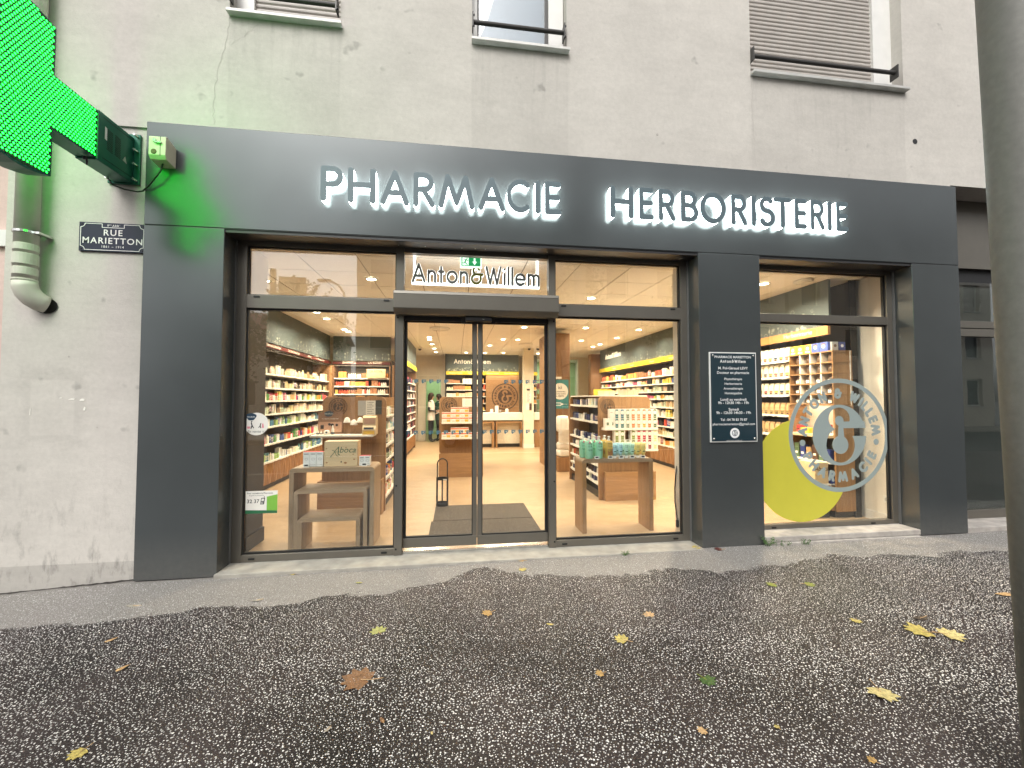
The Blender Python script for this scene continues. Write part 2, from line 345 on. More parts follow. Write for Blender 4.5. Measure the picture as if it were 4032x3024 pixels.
g('e', .62, [(.02,.33),(.62,.33)]+arc(.31,.32,.31,.32,2,318,20))
g('m', .74, [(0,0),(0,.64)], [(0,.40)]+arc(.185,.42,.185,.21,180,0)+[(.37,0)], [(.37,.40)]+arc(.555,.42,.185,.21,180,0)+[(.74,0)])
g('&', .80, arc(.36,.76,.20,.22,15,270,14), arc(.36,.27,.31,.27,90,360,16), [(.36,.54),(.80,.54)], [(.67,.27),(.67,.54)])
g(' ', .30)
def glyph(ch, h, r):                       # stroke glyph of overall height h, half stroke r, left edge at 0
    w, paths = G[ch]; s = h-2*r; P = []
    for p in paths: P += stroke_poly([(r+x*s, r+y*s) for x, y in p], r)
    return w*s+2*r, P
def text_polys(txt, h, r, sp):
    x = 0; out = []
    for ch in txt:
        w, P = glyph(ch, h, r); out.append([[(px+x, py) for px, py in p] for p in P]); x += w+sp
    return x-sp, out
def plate(mb, v, t, mapf, d0, d1):         # thick flat shape: front at d1, back at d0, through mapf(u,v,d)
    k = len(v); cnt = {}
    for f in t:
        for i in range(len(f)): e = (f[i], f[(i+1) % len(f)]); cnt[e] = 1
    sides = [(a, b) for (a, b) in cnt if (b, a) not in cnt]
    return mb.add([mapf(x, y, d1) for x, y in v]+[mapf(x, y, d0) for x, y in v],
                  list(t)+[tuple(i+k for i in f[::-1]) for f in t]+[(b, a, a+k, b+k) for a, b in sides])
def onY(x0, z0, flip=1): return lambda u, v, d: (x0+u, d, z0+v)             # shape in the x-z plane, d is y
def onX(y0, z0, sgn=1): return lambda u, v, d: (d, y0+sgn*u, z0+v)          # shape in the y-z plane, d is x
FC = {}
def text_mesh(txt, size, align='CENTER', bold=0., spacing=1.):
    c = bpy.data.curves.new('t', 'FONT'); c.body = txt; c.size = size; c.align_x = align; c.offset = bold*size; c.space_character = spacing
    c.resolution_u = 3
    o = bpy.data.objects.new('t', c); me = bpy.data.meshes.new_from_object(o)
    v = [tuple(p.co) for p in me.vertices]; f = [tuple(p.vertices) for p in me.polygons]
    bpy.data.objects.remove(o); bpy.data.curves.remove(c); bpy.data.meshes.remove(me); return v, f
def put_text(mb, txt, size, mapf, d, **k):
    sc = k.pop('sx', 1.); sk = k.pop('skew', 0.)
    v, f = text_mesh(txt, size, **k); return mb.add([mapf(p[0]*sc+p[1]*sk, p[1], d) for p in v], f)
def logo2d():                              # round emblem, unit radius: list of (verts, tris)
    out = []
    out.append(boolean2d([circ(0, 0, 1, 72), circ(0, 0, .922, 72)], lambda s: 0 in s and 1 not in s))
    U = 1/465.
    def q(x, y): return ((x-905)*U, -(y-622)*U)
    def qc(x, y, r, ry=None): c = q(x, y); return circ(c[0], c[1], r*U, 40, (ry or r)*U)
    polys = [circ(0, 0, .535, 64), qc(905, 488, 98, 92), qc(912, 706, 132, 143), [q(930, 567), q(1185, 567), q(1185, 632), q(930, 632)],
             qc(905, 505, 40), [q(905, 512), q(1143, 512), q(1150, 566), q(905, 566)], [q(897, 530), q(938, 530), q(948, 650), q(888, 650)], qc(910, 703, 74)]
    out.append(boolean2d(polys, lambda s: (0 in s and not s & {1, 2, 3}) or bool(s & {4, 5, 6, 7})))
    def ring_text(txt, rad, span, top, h=.19, r=.0245):
        w, gl = text_polys(txt, h, r, 0.); sp = (span-w)/(len(txt)-1); w, gl = text_polys(txt, h, r, sp)
        for P in gl:
            if not P: continue
            xs = [p[0] for c in P for p in c]; cx = (min(xs)+max(xs))/2
            th = (cx-w/2)/rad
            for_ = []
            for c in P:
                c2 = []
                for x, y in c:
                    if top: A = math.pi/2-th; rr = rad+(y-h/2); t = (x-cx); c2.append((math.cos(A)*rr+math.sin(A)*t, math.sin(A)*rr-math.cos(A)*t))
                    else: A = -math.pi/2+th; rr = rad-(y-h/2); t = (x-cx); c2.append((math.cos(A)*rr-math.sin(A)*t, math.sin(A)*rr+math.cos(A)*t))
                for_.append(c2)
            out.append(union2d(for_))
    ring_text('ANTON & WILLEM', .735, 2.34, True); ring_text('PHARMACIE', .735, 1.66, False)
    for s in (-1, 1): out.append(union2d([circ(s*.735, -.13, .055, 24)]))
    return out
LOGO = logo2d()
def logo(mb, mapf, rad, d0, d1, parts=None):
    for v, t in (LOGO if parts is None else LOGO[:parts]): plate(mb, [(x*rad, y*rad) for x, y in v], t, mapf, d0, d1)
    return mb

# ================================================================== THE SETTING: ground, pavement, road
GX = [-60, -6, -3.7, -2.66, -2.0, 2.45, 5.6, 12, 60]; GZ = [-.5, -.17, -.10, -.036, -.036, -.004, .008, .04, .2]
def gz(x, y): return np.interp(x, GX, GZ) + .013*np.minimum(y, 0)
WX = [-60, -4.2, -3.05, -2.23, -1.65, -1.06, -.53, -.09, .15, .25, .42, .57, 1.0, 1.77, 2.4, 3.33, 4.3, 5.24, 6.5, 60]
WY = [-.62, -.62, -.62, -.69, -.55, -.47, -.56, -.33, -.10, -.07, -.16, -.30, -.38, -.45, -.43, -.36, -.40, -.43, -.45, -.45]
def wetness(x, y):                         # 1 where rain has wetted the pavement, 0 on the dry strip under the wall
    def vn(f, k):                          # smooth value noise
        u, w_ = x*f+k*13.7, y*f+k*7.1; i, j = np.floor(u), np.floor(w_); a, b = u-i, w_-j; a, b = a*a*(3-2*a), b*b*(3-2*b)
        h_ = lambda p, q_: np.mod(np.sin(p*127.1+q_*311.7+k*74.7)*43758.5453, 1.)
        return (h_(i, j)*(1-a)+h_(i+1, j)*a)*(1-b)+(h_(i, j+1)*(1-a)+h_(i+1, j+1)*a)*b-.5
    e = np.interp(x, WX, WY)+.16*vn(2.3, 1)+.11*vn(6.1, 2)+.07*vn(15., 3)+.03*vn(37., 4)
    return np.clip((e-y)/.10+.5, 0, 1)
def pavement():
    xs = np.concatenate([np.linspace(-30, -5.2, 12), np.arange(-5, 8, .05), np.linspace(8.2, 30, 12)]); ys = np.concatenate([np.arange(-5.4, -1.2, .2), np.arange(-1.2, .25, .035)])
    X, Y = np.meshgrid(xs, ys); Z = gz(X, Y)+.0035*np.sin(X*3.1+Y*2.)*np.sin(Y*4.3+1)
    Z = Z - .0
    nx, ny = len(xs), len(ys); V = np.stack([X, Y, Z], -1).reshape(-1, 3)
    idx = np.arange(nx*ny).reshape(ny, nx); F = np.stack([idx[:-1, :-1], idx[:-1, 1:], idx[1:, 1:], idx[1:, :-1]], -1).reshape(-1, 4)
    me = bpy.data.meshes.new('pavement'); me.from_pydata(V.tolist(), [], F.tolist())
    a = me.attributes.new('wet', 'FLOAT', 'POINT'); a.data.foreach_set('value', wetness(V[:, 0], V[:, 1]).astype(np.float32))
    for p in me.polygons: p.use_smooth = True
    m = mat('asphalt', (.03, .028, .03), .6); t, N, L, b = nodes(m)
    geo = N.new('ShaderNodeNewGeometry'); at = N.new('ShaderNodeAttribute'); at.attribute_name = 'wet'
    n1 = N.new('ShaderNodeTexNoise'); n1.inputs['Scale'].default_value = 14; n1.inputs['Detail'].default_value = 6; L(geo.outputs['Position'], n1.inputs['Vector'])
    n2 = N.new('ShaderNodeTexNoise'); n2.inputs['Scale'].default_value = 1.1; n2.inputs['Detail'].default_value = 5; L(geo.outputs['Position'], n2.inputs['Vector'])
    n3 = N.new('ShaderNodeTexNoise'); n3.inputs['Scale'].default_value = 160; n3.inputs['Detail'].default_value = 5; L(geo.outputs['Position'], n3.inputs['Vector'])
    vo = N.new('ShaderNodeTexVoronoi'); vo.inputs['Scale'].default_value = 120; L(geo.outputs['Position'], vo.inputs['Vector'])
    ad = N.new('ShaderNodeMath'); ad.operation = 'MULTIPLY_ADD'; L(n1.outputs['Fac'], ad.inputs[0]); ad.inputs[1].default_value = .9; ad.inputs[2].default_value = -.45
    sm = N.new('ShaderNodeMath'); sm.operation = 'ADD'; sm.use_clamp = True; L(ad.outputs[0], sm.inputs[0]); L(at.outputs['Fac'], sm.inputs[1])
    st = N.new('ShaderNodeMapRange'); st.inputs['From Min'].default_value = .38; st.inputs['From Max'].default_value = .62; L(sm.outputs[0], st.inputs['Value'])
    dry = N.new('ShaderNodeValToRGB'); dry.color_ramp.elements[0].color = (.17, .155, .145, 1); dry.color_ramp.elements[1].color = (.30, .285, .265, 1)
    dry.color_ramp.elements[0].position = .3; dry.color_ramp.elements[1].position = .7; L(n3.outputs['Fac'], dry.inputs[0])
    wet = N.new('ShaderNodeValToRGB'); wet.color_ramp.elements[0].color = (.009, .0068, .0072, 1); wet.color_ramp.elements[1].color = (.040, .030, .030, 1)
    wet.color_ramp.elements[0].position = .3; wet.color_ramp.elements[1].position = .7
    cm = N.new('ShaderNodeMath'); cm.operation = 'MULTIPLY_ADD'; L(n2.outputs['Fac'], cm.inputs[0]); cm.inputs[1].default_value = 1.25; 
    c2 = N.new('ShaderNodeMath'); c2.operation = 'MULTIPLY_ADD'; L(n3.outputs['Fac'], c2.inputs[0]); c2.inputs[1].default_value = .6; c2.inputs[2].default_value = -.43
    L(c2.outputs[0], cm.inputs[2]); L(cm.outputs[0], wet.inputs[0])
    mx = N.new('ShaderNodeMix'); mx.data_type = 'RGBA'; L(st.outputs[0], mx.inputs['Factor']); L(dry.outputs[0], mx.inputs['A']); L(wet.outputs[0], mx.inputs['B'])
    L(mx.outputs['Result'], b.inputs['Base Color'])
    ro = N.new('ShaderNodeMapRange'); ro.inputs['To Min'].default_value = .9; ro.inputs['To Max'].default_value = .40; L(st.outputs[0], ro.inputs['Value']); L(ro.outputs[0], b.inputs['Roughness'])
    bu = N.new('ShaderNodeBump'); bu.inputs['Strength'].default_value = .7; bu.inputs['Distance'].default_value = .006
    L(vo.outputs['Distance'], bu.inputs['Height']); L(bu.outputs[0], b.inputs['Normal'])
    b.inputs['Specular IOR Level'].default_value = .28
    me.materials.append(m); o = bpy.data.objects.new('pavement', me); COL.objects.link(o); o['kind'] = 'structure'; reg(o, (0, 0, 0))
    return o
pav = pavement()
def pebbles():
    sp = .0148; gx, gy = np.meshgrid(np.arange(-5.2, 7.6, sp), np.arange(-3.55, .0, sp*.87)); gx = gx+(np.arange(gx.shape[0])[:, None] % 2)*sp/2
    n = gx.size
    # spread evenly over the visible pavement, each a low domed stone set in the asphalt
    x = gx.ravel()+rng.normal(0, sp*.27, n); y = gy.ravel()+rng.normal(0, sp*.27, n); drop = rng.random(n) < .12
    keep = (np.abs(x-.5) < 1.9+1.55*(y+3.9)) & ~((x > -2.66) & (x < -2.02) & (y > -.02))
    keep &= ~drop; x, y = x[keep], y[keep]; n = len(x)
    sz = np.clip(rng.normal(.0041, .0012, n), .0015, .0075); el = rng.uniform(.55, 1., n); an = rng.uniform(0, np.pi, n)
    wt = wetness(x, y); z = gz(x, y)+.0035*np.sin(x*3.1+y*2.)*np.sin(y*4.3+1)-.0004
    k = 6; th = np.arange(k)*2*np.pi/k
    rad = sz[:, None]*rng.uniform(.8, 1.15, (n, k))
    lx, ly = rad*np.cos(th), rad*np.sin(th)*el[:, None]
    wx = x[:, None]+lx*np.cos(an)[:, None]-ly*np.sin(an)[:, None]; wy = y[:, None]+lx*np.sin(an)[:, None]+ly*np.cos(an)[:, None]
    V = np.zeros((n, k+1, 3)); V[:, :k, 0] = wx; V[:, :k, 1] = wy; V[:, :k, 2] = z[:, None]; V[:, k, 0] = x; V[:, k, 1] = y; V[:, k, 2] = z+sz*.45+.0006
    base = (np.arange(n)*(k+1))[:, None]; i = np.arange(k)
    F = np.stack([base+i, base+(i+1) % k, np.repeat(base+k, k, 1)], -1).reshape(-1, 3)
    c = np.clip(rng.normal(.66, .14, n), .18, .85); dark = rng.random(n) < .12; c[dark] *= .5
    c *= 1-.30*np.clip(.5+.5*np.sin(x*1.3+2*np.sin(y*1.1))*np.sin(y*1.9+x*.7), 0, 1); c = c*(1-.38*(1-wt)); col = np.stack([c, c*.975, c*.94, np.ones(n)], -1); col = np.repeat(col, k+1, 0)
    me = bpy.data.meshes.new('pebbles'); me.vertices.add(len(V)*(k+1)); me.vertices.foreach_set('co', V.reshape(-1).astype(np.float32))
    me.loops.add(F.size); me.loops.foreach_set('vertex_index', F.reshape(-1).astype(np.int32))
    me.polygons.add(len(F)); me.polygons.foreach_set('loop_start', np.arange(0, F.size, 3, dtype=np.int32))
    me.update(calc_edges=True); me.validate()
    a = me.attributes.new('Col', 'FLOAT_COLOR', 'POINT'); a.data.foreach_set('color', col.reshape(-1).astype(np.float32))
    mm = mat_attr('pebble_stone', .45); me.materials.append(mm)
    me.polygons.foreach_set('use_smooth', np.ones(len(F), dtype=bool))
    o = bpy.data.objects.new('pavement_pebbles', me); COL.objects.link(o)
    tag(o, 'pale pebbles set in the dark asphalt pavement', 'pebbles', None, 'stuff'); reg(o, (0, 0, 0))
pebbles()
struct('ground', MB().add([(-300, -300, -.75), (300, -300, -.75), (300, 300, -.75), (-300, 300, -.75)], [(0, 1, 2, 3)]), 'road', origin=(0, 0, -.75))
struct('road', MB().add([(-60, -14, -.62), (60, -14, -.2), (60, -5.55, -.2), (-60, -5.55, -.62)], [(0, 1, 2, 3)]), 'road')
struct('kerb', MB().add([(-30, -5.55, -.6), (30, -5.55, -.25), (30, -5.4, -.25), (-30, -5.4, -.6), (-30, -5.55, -.33), (30, -5.55, .02), (30, -5.4, .02), (-30, -5.4, -.33)],
       [(0,3,2,1),(4,5,6,7),(0,1,5,4),(1,2,6,5),(2,3,7,6),(3,0,4,7)]), 'concrete')
struct('far_pavement', MB().box(-60, 60, -17, -14, -.7, -.25), 'concrete')
for k in range(7):
    x = -15+k*5.2; z = -.62+(x+60)/120*.42+.006; struct('road_marking', MB().add([(x, -9.95, z), (x+3, -9.95, z+.0105), (x+3, -9.8, z+.0105), (x, -9.8, z)], [(0, 1, 2, 3)]), 'road_paint')

# ================================================================== THE BUILDING
def wall_holes(x0, x1, z0, z1, y0, y1, holes):
    xs = sorted({x0, x1, *[v for h in holes for v in h[:2] if x0 < v < x1]}); zs = sorted({z0, z1, *[v for h in holes for v in h[2:] if z0 < v < z1]})
    def solid(i, j):
        if i < 0 or j < 0 or i >= len(xs)-1 or j >= len(zs)-1: return False
        cx, cz = (xs[i]+xs[i+1])/2, (zs[j]+zs[j+1])/2
        return not any(h[0] < cx < h[1] and h[2] < cz < h[3] for h in holes)
    mb = MB()
    for i in range(len(xs)-1):
        for j in range(len(zs)-1):
            if not solid(i, j): continue
            a, b, c, d_ = xs[i], xs[i+1], zs[j], zs[j+1]
            mb.add([(a, y0, c), (b, y0, c), (b, y0, d_), (a, y0, d_)], [(0, 1, 2, 3)]); mb.add([(a, y1, c), (b, y1, c), (b, y1, d_), (a, y1, d_)], [(3, 2, 1, 0)])
            if not solid(i-1, j): mb.add([(a, y0, c), (a, y1, c), (a, y1, d_), (a, y0, d_)], [(3, 2, 1, 0)])
            if not solid(i+1, j): mb.add([(b, y0, c), (b, y1, c), (b, y1, d_), (b, y0, d_)], [(0, 1, 2, 3)])
            if not solid(i, j-1): mb.add([(a, y0, c), (b, y0, c), (b, y1, c), (a, y1, c)], [(3, 2, 1, 0)])
            if not solid(i, j+1): mb.add([(a, y0, d_), (b, y0, d_), (b, y1, d_), (a, y1, d_)], [(0, 1, 2, 3)])
    return mb
BL = thing('apartment_building', 'pale grey stucco apartment building above and beside the pharmacy', 'building', (1, .2, 0))
WIN = [(-2.05, -1.09, 4.99, 7.0), (.14, 1.09, 4.99, 7.0), (3.12, 5.02, 4.99, 7.0)]
up = obj('upper_wall', wall_holes(-3.75, 12., 3.87, 9., .05, .45, WIN+[(5.60, 12., 3.87, 3.935)]), 'stucco', BL)
obj('side_wall', MB().box(-3.75, -2.665, .068, .45, -.4, 3.915), 'stucco', BL)
box('core_wall', 'stucco', BL, -2.66, -2.03, .225, .45, -.3, 3.86); box('lintel', 'cladding_dark', BL, -2.03, 5.6, .225, .42, 2.99, 3.86)
box('party_wall', 'wall_white', BL, -3.75, -3.46, .46, 11.4, -.2, 3.2)
# hairline cracks and small marks in the render (thin dark grooves lying on the wall)
def crack(pts, w):
    mb = MB(); P = []
    for i in range(len(pts)-1):
        for k in range(6):
            t = k/6; P.append((pts[i][0]+(pts[i+1][0]-pts[i][0])*t+random.uniform(-.012, .012), pts[i][1]+(pts[i+1][1]-pts[i][1])*t))
    for i in range(len(P)-1):
        (a, b), (c, d_) = P[i], P[i+1]; ww = w*random.uniform(.5, 1.3)
        mb.add([(a-ww, .0485, b), (a+ww, .0485, b), (c+ww, .0485, d_), (c-ww, .0485, d_)], [(0, 1, 2, 3)])
    return mb
mat('crack', (.42, .395, .365), .95); mat('putty', (.70, .68, .65), .8)
obj('crack', crack([(-2.04, 4.97), (-2.07, 4.7), (-2.14, 4.4), (-2.17, 4.15), (-2.15, 3.9)], .0022), 'crack', BL)
obj('crack', crack([(-1.8, 4.93), (-1.93, 4.78), (-2.06, 4.68)], .0016), 'crack', BL)
obj('crack', crack([(3.12, 4.96), (3.13, 4.6), (3.15, 4.3), (3.16, 3.9)], .002), 'crack', BL)
obj('anchor_hole', MB().lathe((5.15, .047, 4.41), [(.030, .0), (.030, .004)], 20, 'Y'), 'black', BL)
for (x, z, r) in ((2.05, 4.22, .012), (-3.02, .95+.3, .006), (-3.25, 1.85, .008)):
    obj('anchor_hole', MB().lathe((x, .047 if z > 3.9 else .066, z), [(r, 0), (r, .003)], 12, 'Y'), 'crack', BL)
# torn remains of a poster on the side wall: small white paper scraps
for (x, z, w, h) in ((-3.22, 1.49, .05, .012), (-3.14, 1.485, .04, .02), (-3.12, 1.41, .018, .03), (-3.52, 1.39, .008, .06), (-3.3, 1.50, .02, .008)):
    obj('paper_scrap', MB().prism([(x-w/2, z-h/2), (x+w*.4, z-h*.6), (x+w/2, z+h*.3), (x, z+h/2), (x-w*.3, z+h*.2)], 'Y', .0655, .067), 'paper', BL)
def slat_mesh(w):
    pts = [(.0, 0), (-.010, .012), (-.012, .025), (-.010, .038), (0, .047), (.004, .047), (.004, 0)]
    n = len(pts); me = bpy.data.meshes.new('slat'); v = [(s*w/2, p[0], p[1]) for s in (-1, 1) for p in pts]
    me.from_pydata(v, [], [tuple(range(n)), tuple(range(n, 2*n))[::-1]]+[(i, n+i, n+(i+1) % n, (i+1) % n) for i in range(n)]); me.materials.append(M['shutter'])
    bm = bmesh.new(); bm.from_mesh(me); bmesh.ops.recalc_face_normals(bm, faces=bm.faces); bm.to_mesh(me); bm.free(); return me
def shutter(x0, x1, gl, gr, zt=7.0):
    f = obj('roller_shutter', MB().box(x0+gl-.004, x1-gr+.004, .205, .222, 5.0, 5.0115), 'shutter', BL); f['label'] = 'closed roller shutter in white side guides'
    for a_, b_ in ((x0, x0+gl), (x1-gr, x1)): obj('side_guide', MB().box(a_, b_, .17, .25, 5., zt), 'pvc_white', f)
    me = slat_mesh(x1-x0-gl-gr+.01); cx = (x0+gl+x1-gr)/2
    for k in range(int((zt-5.01)/.0488)):
        o = bpy.data.objects.new('slat', me); COL.objects.link(o); o.parent = f; o.location = Vector((cx, .21, 5.012+k*.0488))-OFF[BL.name]; reg(o, (0, 0, 0))
    obj('shutter_backing', MB().box(x0, x1, .27, .29, 5., zt), 'black', f)
shutter(-2.05, -1.09, .15, .012); shutter(3.12, 5.02, .012, .24)
# the window in the middle: white frame, dark glass
fr = MB(); x0, x1 = .14, 1.09
fr.box(x0, x0+.055, .16, .24, 5., 7.).box(x1-.16, x1-.005, .16, .24, 5., 7.).box(x0+.055, x1-.16, .17, .23, 5., 5.02)
wf = obj('window_frame', fr, 'pvc_white', BL, bevel=.004)
obj('sash', MB().box(x0+.055, x0+.073, .18, .22, 5.02, 7.).box(x1-.195, x1-.16, .18, .22, 5.02, 7.), 'rail_paint', wf)
obj('pane', MB().box(x0+.073, x1-.195, .195, .2, 5.02, 7.), 'glass_sky', wf); obj('room_blind', MB().box(x0, x1, .24, .26, 5., 7.), 'blind_blue', wf)  # blue sheet behind the pane stands in for the reflected sky colour
for (a, b, c, d_) in WIN:
    obj('window_sill', MB().box(a-.004, b+.02, -.012, .2, 4.962, 4.99), 'zinc', BL, bevel=.003)
    e = a+.02 if a < 3 else a
    g_ = obj('guard_rail', MB().tube([(a+.004, .04, 5.172), (b-.03 if a < 3 else 4.9, .04, 5.172)], .021, 12), 'rail_paint', BL, smooth=False)
    for x in (a+.006, (b-.03) if a < 3 else 4.9):
        obj('bracket_plate', MB().box(x-.006, x+.006, .0, .09, 5.10, 5.245), 'rail_paint', g_)
        for zz in (5.12, 5.225): obj('bolt', MB().lathe((x+.006, .02, zz), [(.010, 0), (.010, .012)], 8, 'X'), 'black_metal', g_)
# wall continues to the right: recessed dark panel and the next shop window
NB = thing('neighbour_shopfront', 'brown recessed shop window right of the pharmacy beside the grey pole', 'shop window', (6.5, .35, 0))
box('fascia_panel', 'bronze', NB, 5.61, 12, .34, .40, 3.09, 3.93); box('shutter_slot', 'black', NB, 5.61, 12, .40, .44, 2.90, 3.10)
box('transom', 'bronze', NB, 5.61, 12, .29, .36, 2.345, 2.43, bevel=.003); box('transom', 'bronze', NB, 5.61, 12, .29, .36, 2.243, 2.335, bevel=.003)
box('bottom_rail', 'bronze', NB, 5.61, 12, .29, .36, .068, .166, bevel=.003)
box('pane', 'glass_dark', NB, 5.61, 12, .32, .328, 2.43, 2.91); box('pane', 'glass_dark', NB, 5.61, 12, .32, .328, .166, 2.243)
box('blind', 'tint_back', NB, 5.61, 12, .42, .44, .0, 2.9); box('stone_sill', 'stone', NB, 5.605, 12, .02, .34, -.1, .066, bevel=.006)
LN = thing('neighbour_house', 'sliver of pink rendered house at the left edge of the photo', 'house', (-8, 2, -.3))
box('wall', 'stucco_pink', LN, -14, -3.78, .5, 6, -.5, 9); box('band', 'pvc_white', LN, -14, -3.78, .46, .499, 2.9, 3.05); box('plinth_course', 'concrete', LN, -14, -3.78, .47, .499, -.5, .6)

def seam():
    mb = MB(); x = -3.75; P = []
    while x < -2.60: P.append((x, .064+random.uniform(-.012, .0)-.012, random.uniform(.006, .022))); x += .035
    for a, b in zip(P[:-1], P[1:]):
        za, zb = float(gz(a[0], 0))+.0045, float(gz(b[0], 0))+.0045
        mb.add([(a[0], a[1]-a[2], za), (b[0], b[1]-b[2], zb), (b[0], b[1]+b[2], zb), (a[0], a[1]+a[2], za)], [(0, 1, 2, 3)])
    return mb
mat('grime', (.045, .04, .035), .95, vary=.4, vs_=60, bump=(200, .6))
struct('pavement_seam', seam(), 'grime')
# downpipe
DP = thing('downpipe', 'cream plastic downpipe with a bent outlet beside the street sign', 'downpipe', (-3.505, -.03, 2.3))
r_ = .072
obj('pipe', MB().lathe((-3.505, -.035, 0), [(r_, 2.44), (r_, 9)], 24), 'pvc', DP, smooth=True)
for z, h, e in ((2.455, .012, .004), (2.50, .06, .003), (2.585, .09, .004), (2.70, .055, .004)): obj('collar', MB().lathe((-3.505, -.035, z), [(r_, 0), (r_+e, .003), (r_+e, h), (r_, h+.003)], 24), 'pvc', DP, smooth=False)
obj('clamp', MB().lathe((-3.505, -.035, 2.845), [(r_, 0), (r_+.010, 0), (r_+.010, .018), (r_, .018)], 24).box(-3.435, -3.395, -.06, .06, 2.845, 2.863), 'chrome', DP)
obj('elbow', MB().tube([(-3.505, -.035, 2.452), (-3.503, -.033, 2.41), (-3.492, -.022, 2.365), (-3.472, .0, 2.325), (-3.445, .03, 2.295), (-3.425, .06, 2.285)], [.075, .078, .079, .078, .075, .072], 20), 'pvc', DP, smooth=True)
obj('outlet_grime', MB().lathe((-3.43, .062, 2.275), [(.088, 0), (.07, .003)], 16, 'Y', 1., .75), 'black', DP)

# ================================================================== CLADDING, FASCIA AND LETTERS
CL = thing('shopfront_cladding', 'dark blue-grey metal fascia and pillars framing the pharmacy front', 'cladding', (1.5, .1, 0))
box('fascia_panel', 'cladding', CL, -2.664, 5.604, 0., .22, 2.994, 3.896, bevel=.004)
def pillar(x0, x1, z0): return box('pillar', 'cladding', CL, x0, x1, 0.0, .22, z0, 2.988, bevel=.004)
pillar(-2.664, -2.024, -.03); pillar(2.452, 3.138, -.002); pillar(4.992, 5.604, .012)
box('joint', 'black', CL, -2.66, 5.60, .004, .2, 2.9885, 2.9935)
obj('soffit', MB().box(-2.024, 2.452, .012, .21, 2.962, 2.9875).box(3.138, 4.992, .012, .21, 2.962, 2.9875), 'cladding_dark', CL)
for k, x in enumerate((-.55, -.3, .05, .18, .28, .9)): obj('soffit_screw', MB().lathe((x, .12, 2.958), [(.006, 0), (.006, .005)], 8), 'steel', CL)
def sign_word(name, label, word, xs, zb, h, r, face, halo, yb, yf, ws=None):
    t = thing(name, label, 'sign letters', (xs[0], yb, zb))
    for k, ch in enumerate(word):
        w, P = glyph(ch, h, r); v, f = union2d(P)
        if ws: sc = ws[k]/w if w > 3*r else 1.; v = [(x*sc, y) for x, y in v]
        b = obj('letter', plate(MB(), v, f, onY(xs[k], zb), yb, yf), halo, t)
        obj('letter_face', plate(MB(), v, f, onY(xs[k], zb), yf-.0005, yf-.012), face, b)
    return t
XP = [-1.205, -.972, -.688, -.395, -.168, .200, .467, .742, .834]; WP = [.193, .243, .253, .193, .331, .25, .20, .05, .16]
sign_word('pharmacy_letters', 'raised halo-lit letters reading PHARMACIE on the left of the dark fascia', 'PHARMACIE', XP, 3.258, .318, .0245, 'letter_face', 'halo', -.012, -.068, WP)
XH = [1.489, 1.785, 1.990, 2.225, 2.432, 2.775, 3.002, 3.085, 3.255, 3.495, 3.680, 3.880, 3.985]; WH = [.235, .15, .175, .19, .282, .175, .05, .18, .198, .14, .165, .05, .14]
sign_word('herbalist_letters', 'raised halo-lit letters reading HERBORISTERIE on the right of the dark fascia', 'HERBORISTERIE', XH, 3.266, .316, .0245, 'letter_face', 'halo', -.012, -.068, WH)

# ================================================================== SHOPFRONT GLAZING
FRM = thing('shopfront_glazing', 'brown aluminium shopfront frame with large panes beside the entrance', 'shopfront', (.2, .24, 0))
y0, y1 = .215, .285
box('stile', 'bronze', FRM, -2.02, -1.935, y0, y1, .0, 2.985, bevel=.003); box('stile', 'bronze', FRM, 2.376, 2.446, y0, y1, .0, 2.985, bevel=.003)
box('trim', 'bronze_edge', FRM, -2.0235, -2.0205, .19, .24, 0, 2.96); box('trim', 'bronze_edge', FRM, 2.4465, 2.4515, .19, .24, 0, 2.96)
box('mullion', 'bronze', FRM, -.582, -.507, y0-.012, y1, -.018, 2.985, bevel=.003); box('mullion', 'bronze', FRM, .932, 1.002, y0-.012, y1, .0, 2.985, bevel=.003)
for a, b in ((-1.935, -.582), (1.002, 2.376)):
    box('bottom_rail', 'bronze', FRM, a, b, y0, y1, .0, .066, bevel=.003); box('transom', 'bronze', FRM, a, b, y0, y1, 2.338, 2.462, bevel=.003); box('top_rail', 'bronze', FRM, a, b, y0+.003, y1, 2.925, 2.985)
    box('pane', 'glass', FRM, a+.008, b-.008, .246, .256, .07, 2.334); box('pane', 'glass', FRM, a+.008, b-.008, .246, .256, 2.466, 2.921)
    g_ = MB()
    for (p, q_, s, t_) in ((a, b, .066, .082), (a, b, 2.322, 2.338), (a, b, 2.462, 2.472), (a, b, 2.912, 2.925)): g_.box(p, q_, .238, .268, s, t_)
    for (s, t_) in ((.082, 2.322), (2.472, 2.912)): g_.box(a, a+.012, .238, .268, s, t_).box(b-.012, b, .238, .268, s, t_)
    obj('gasket', g_, 'rubber', FRM)
    for x in (a+.09, b-.09):
        for z in (.030, 2.445): obj('drain_cap', MB().prism([(x-.024, z-.008), (x+.024, z-.008), (x+.028, z), (x+.024, z+.008), (x-.024, z+.008), (x-.028, z)], 'Y', y0-.006, y0), 'rubber', FRM)
for x in (-.562, .985):
    for z in (.06, .66, 2.28): obj('screw_cap', MB().lathe((x, y0-.0125, z), [(.009, -.003), (.009, 0)], 12, 'Y'), 'rubber', FRM)
box('top_rail', 'bronze', FRM, -.507, .932, y0+.003, y1, 2.925, 2.985); box('pane', 'glass', FRM, -.507, .932, .246, .256, 2.5, 2.925)
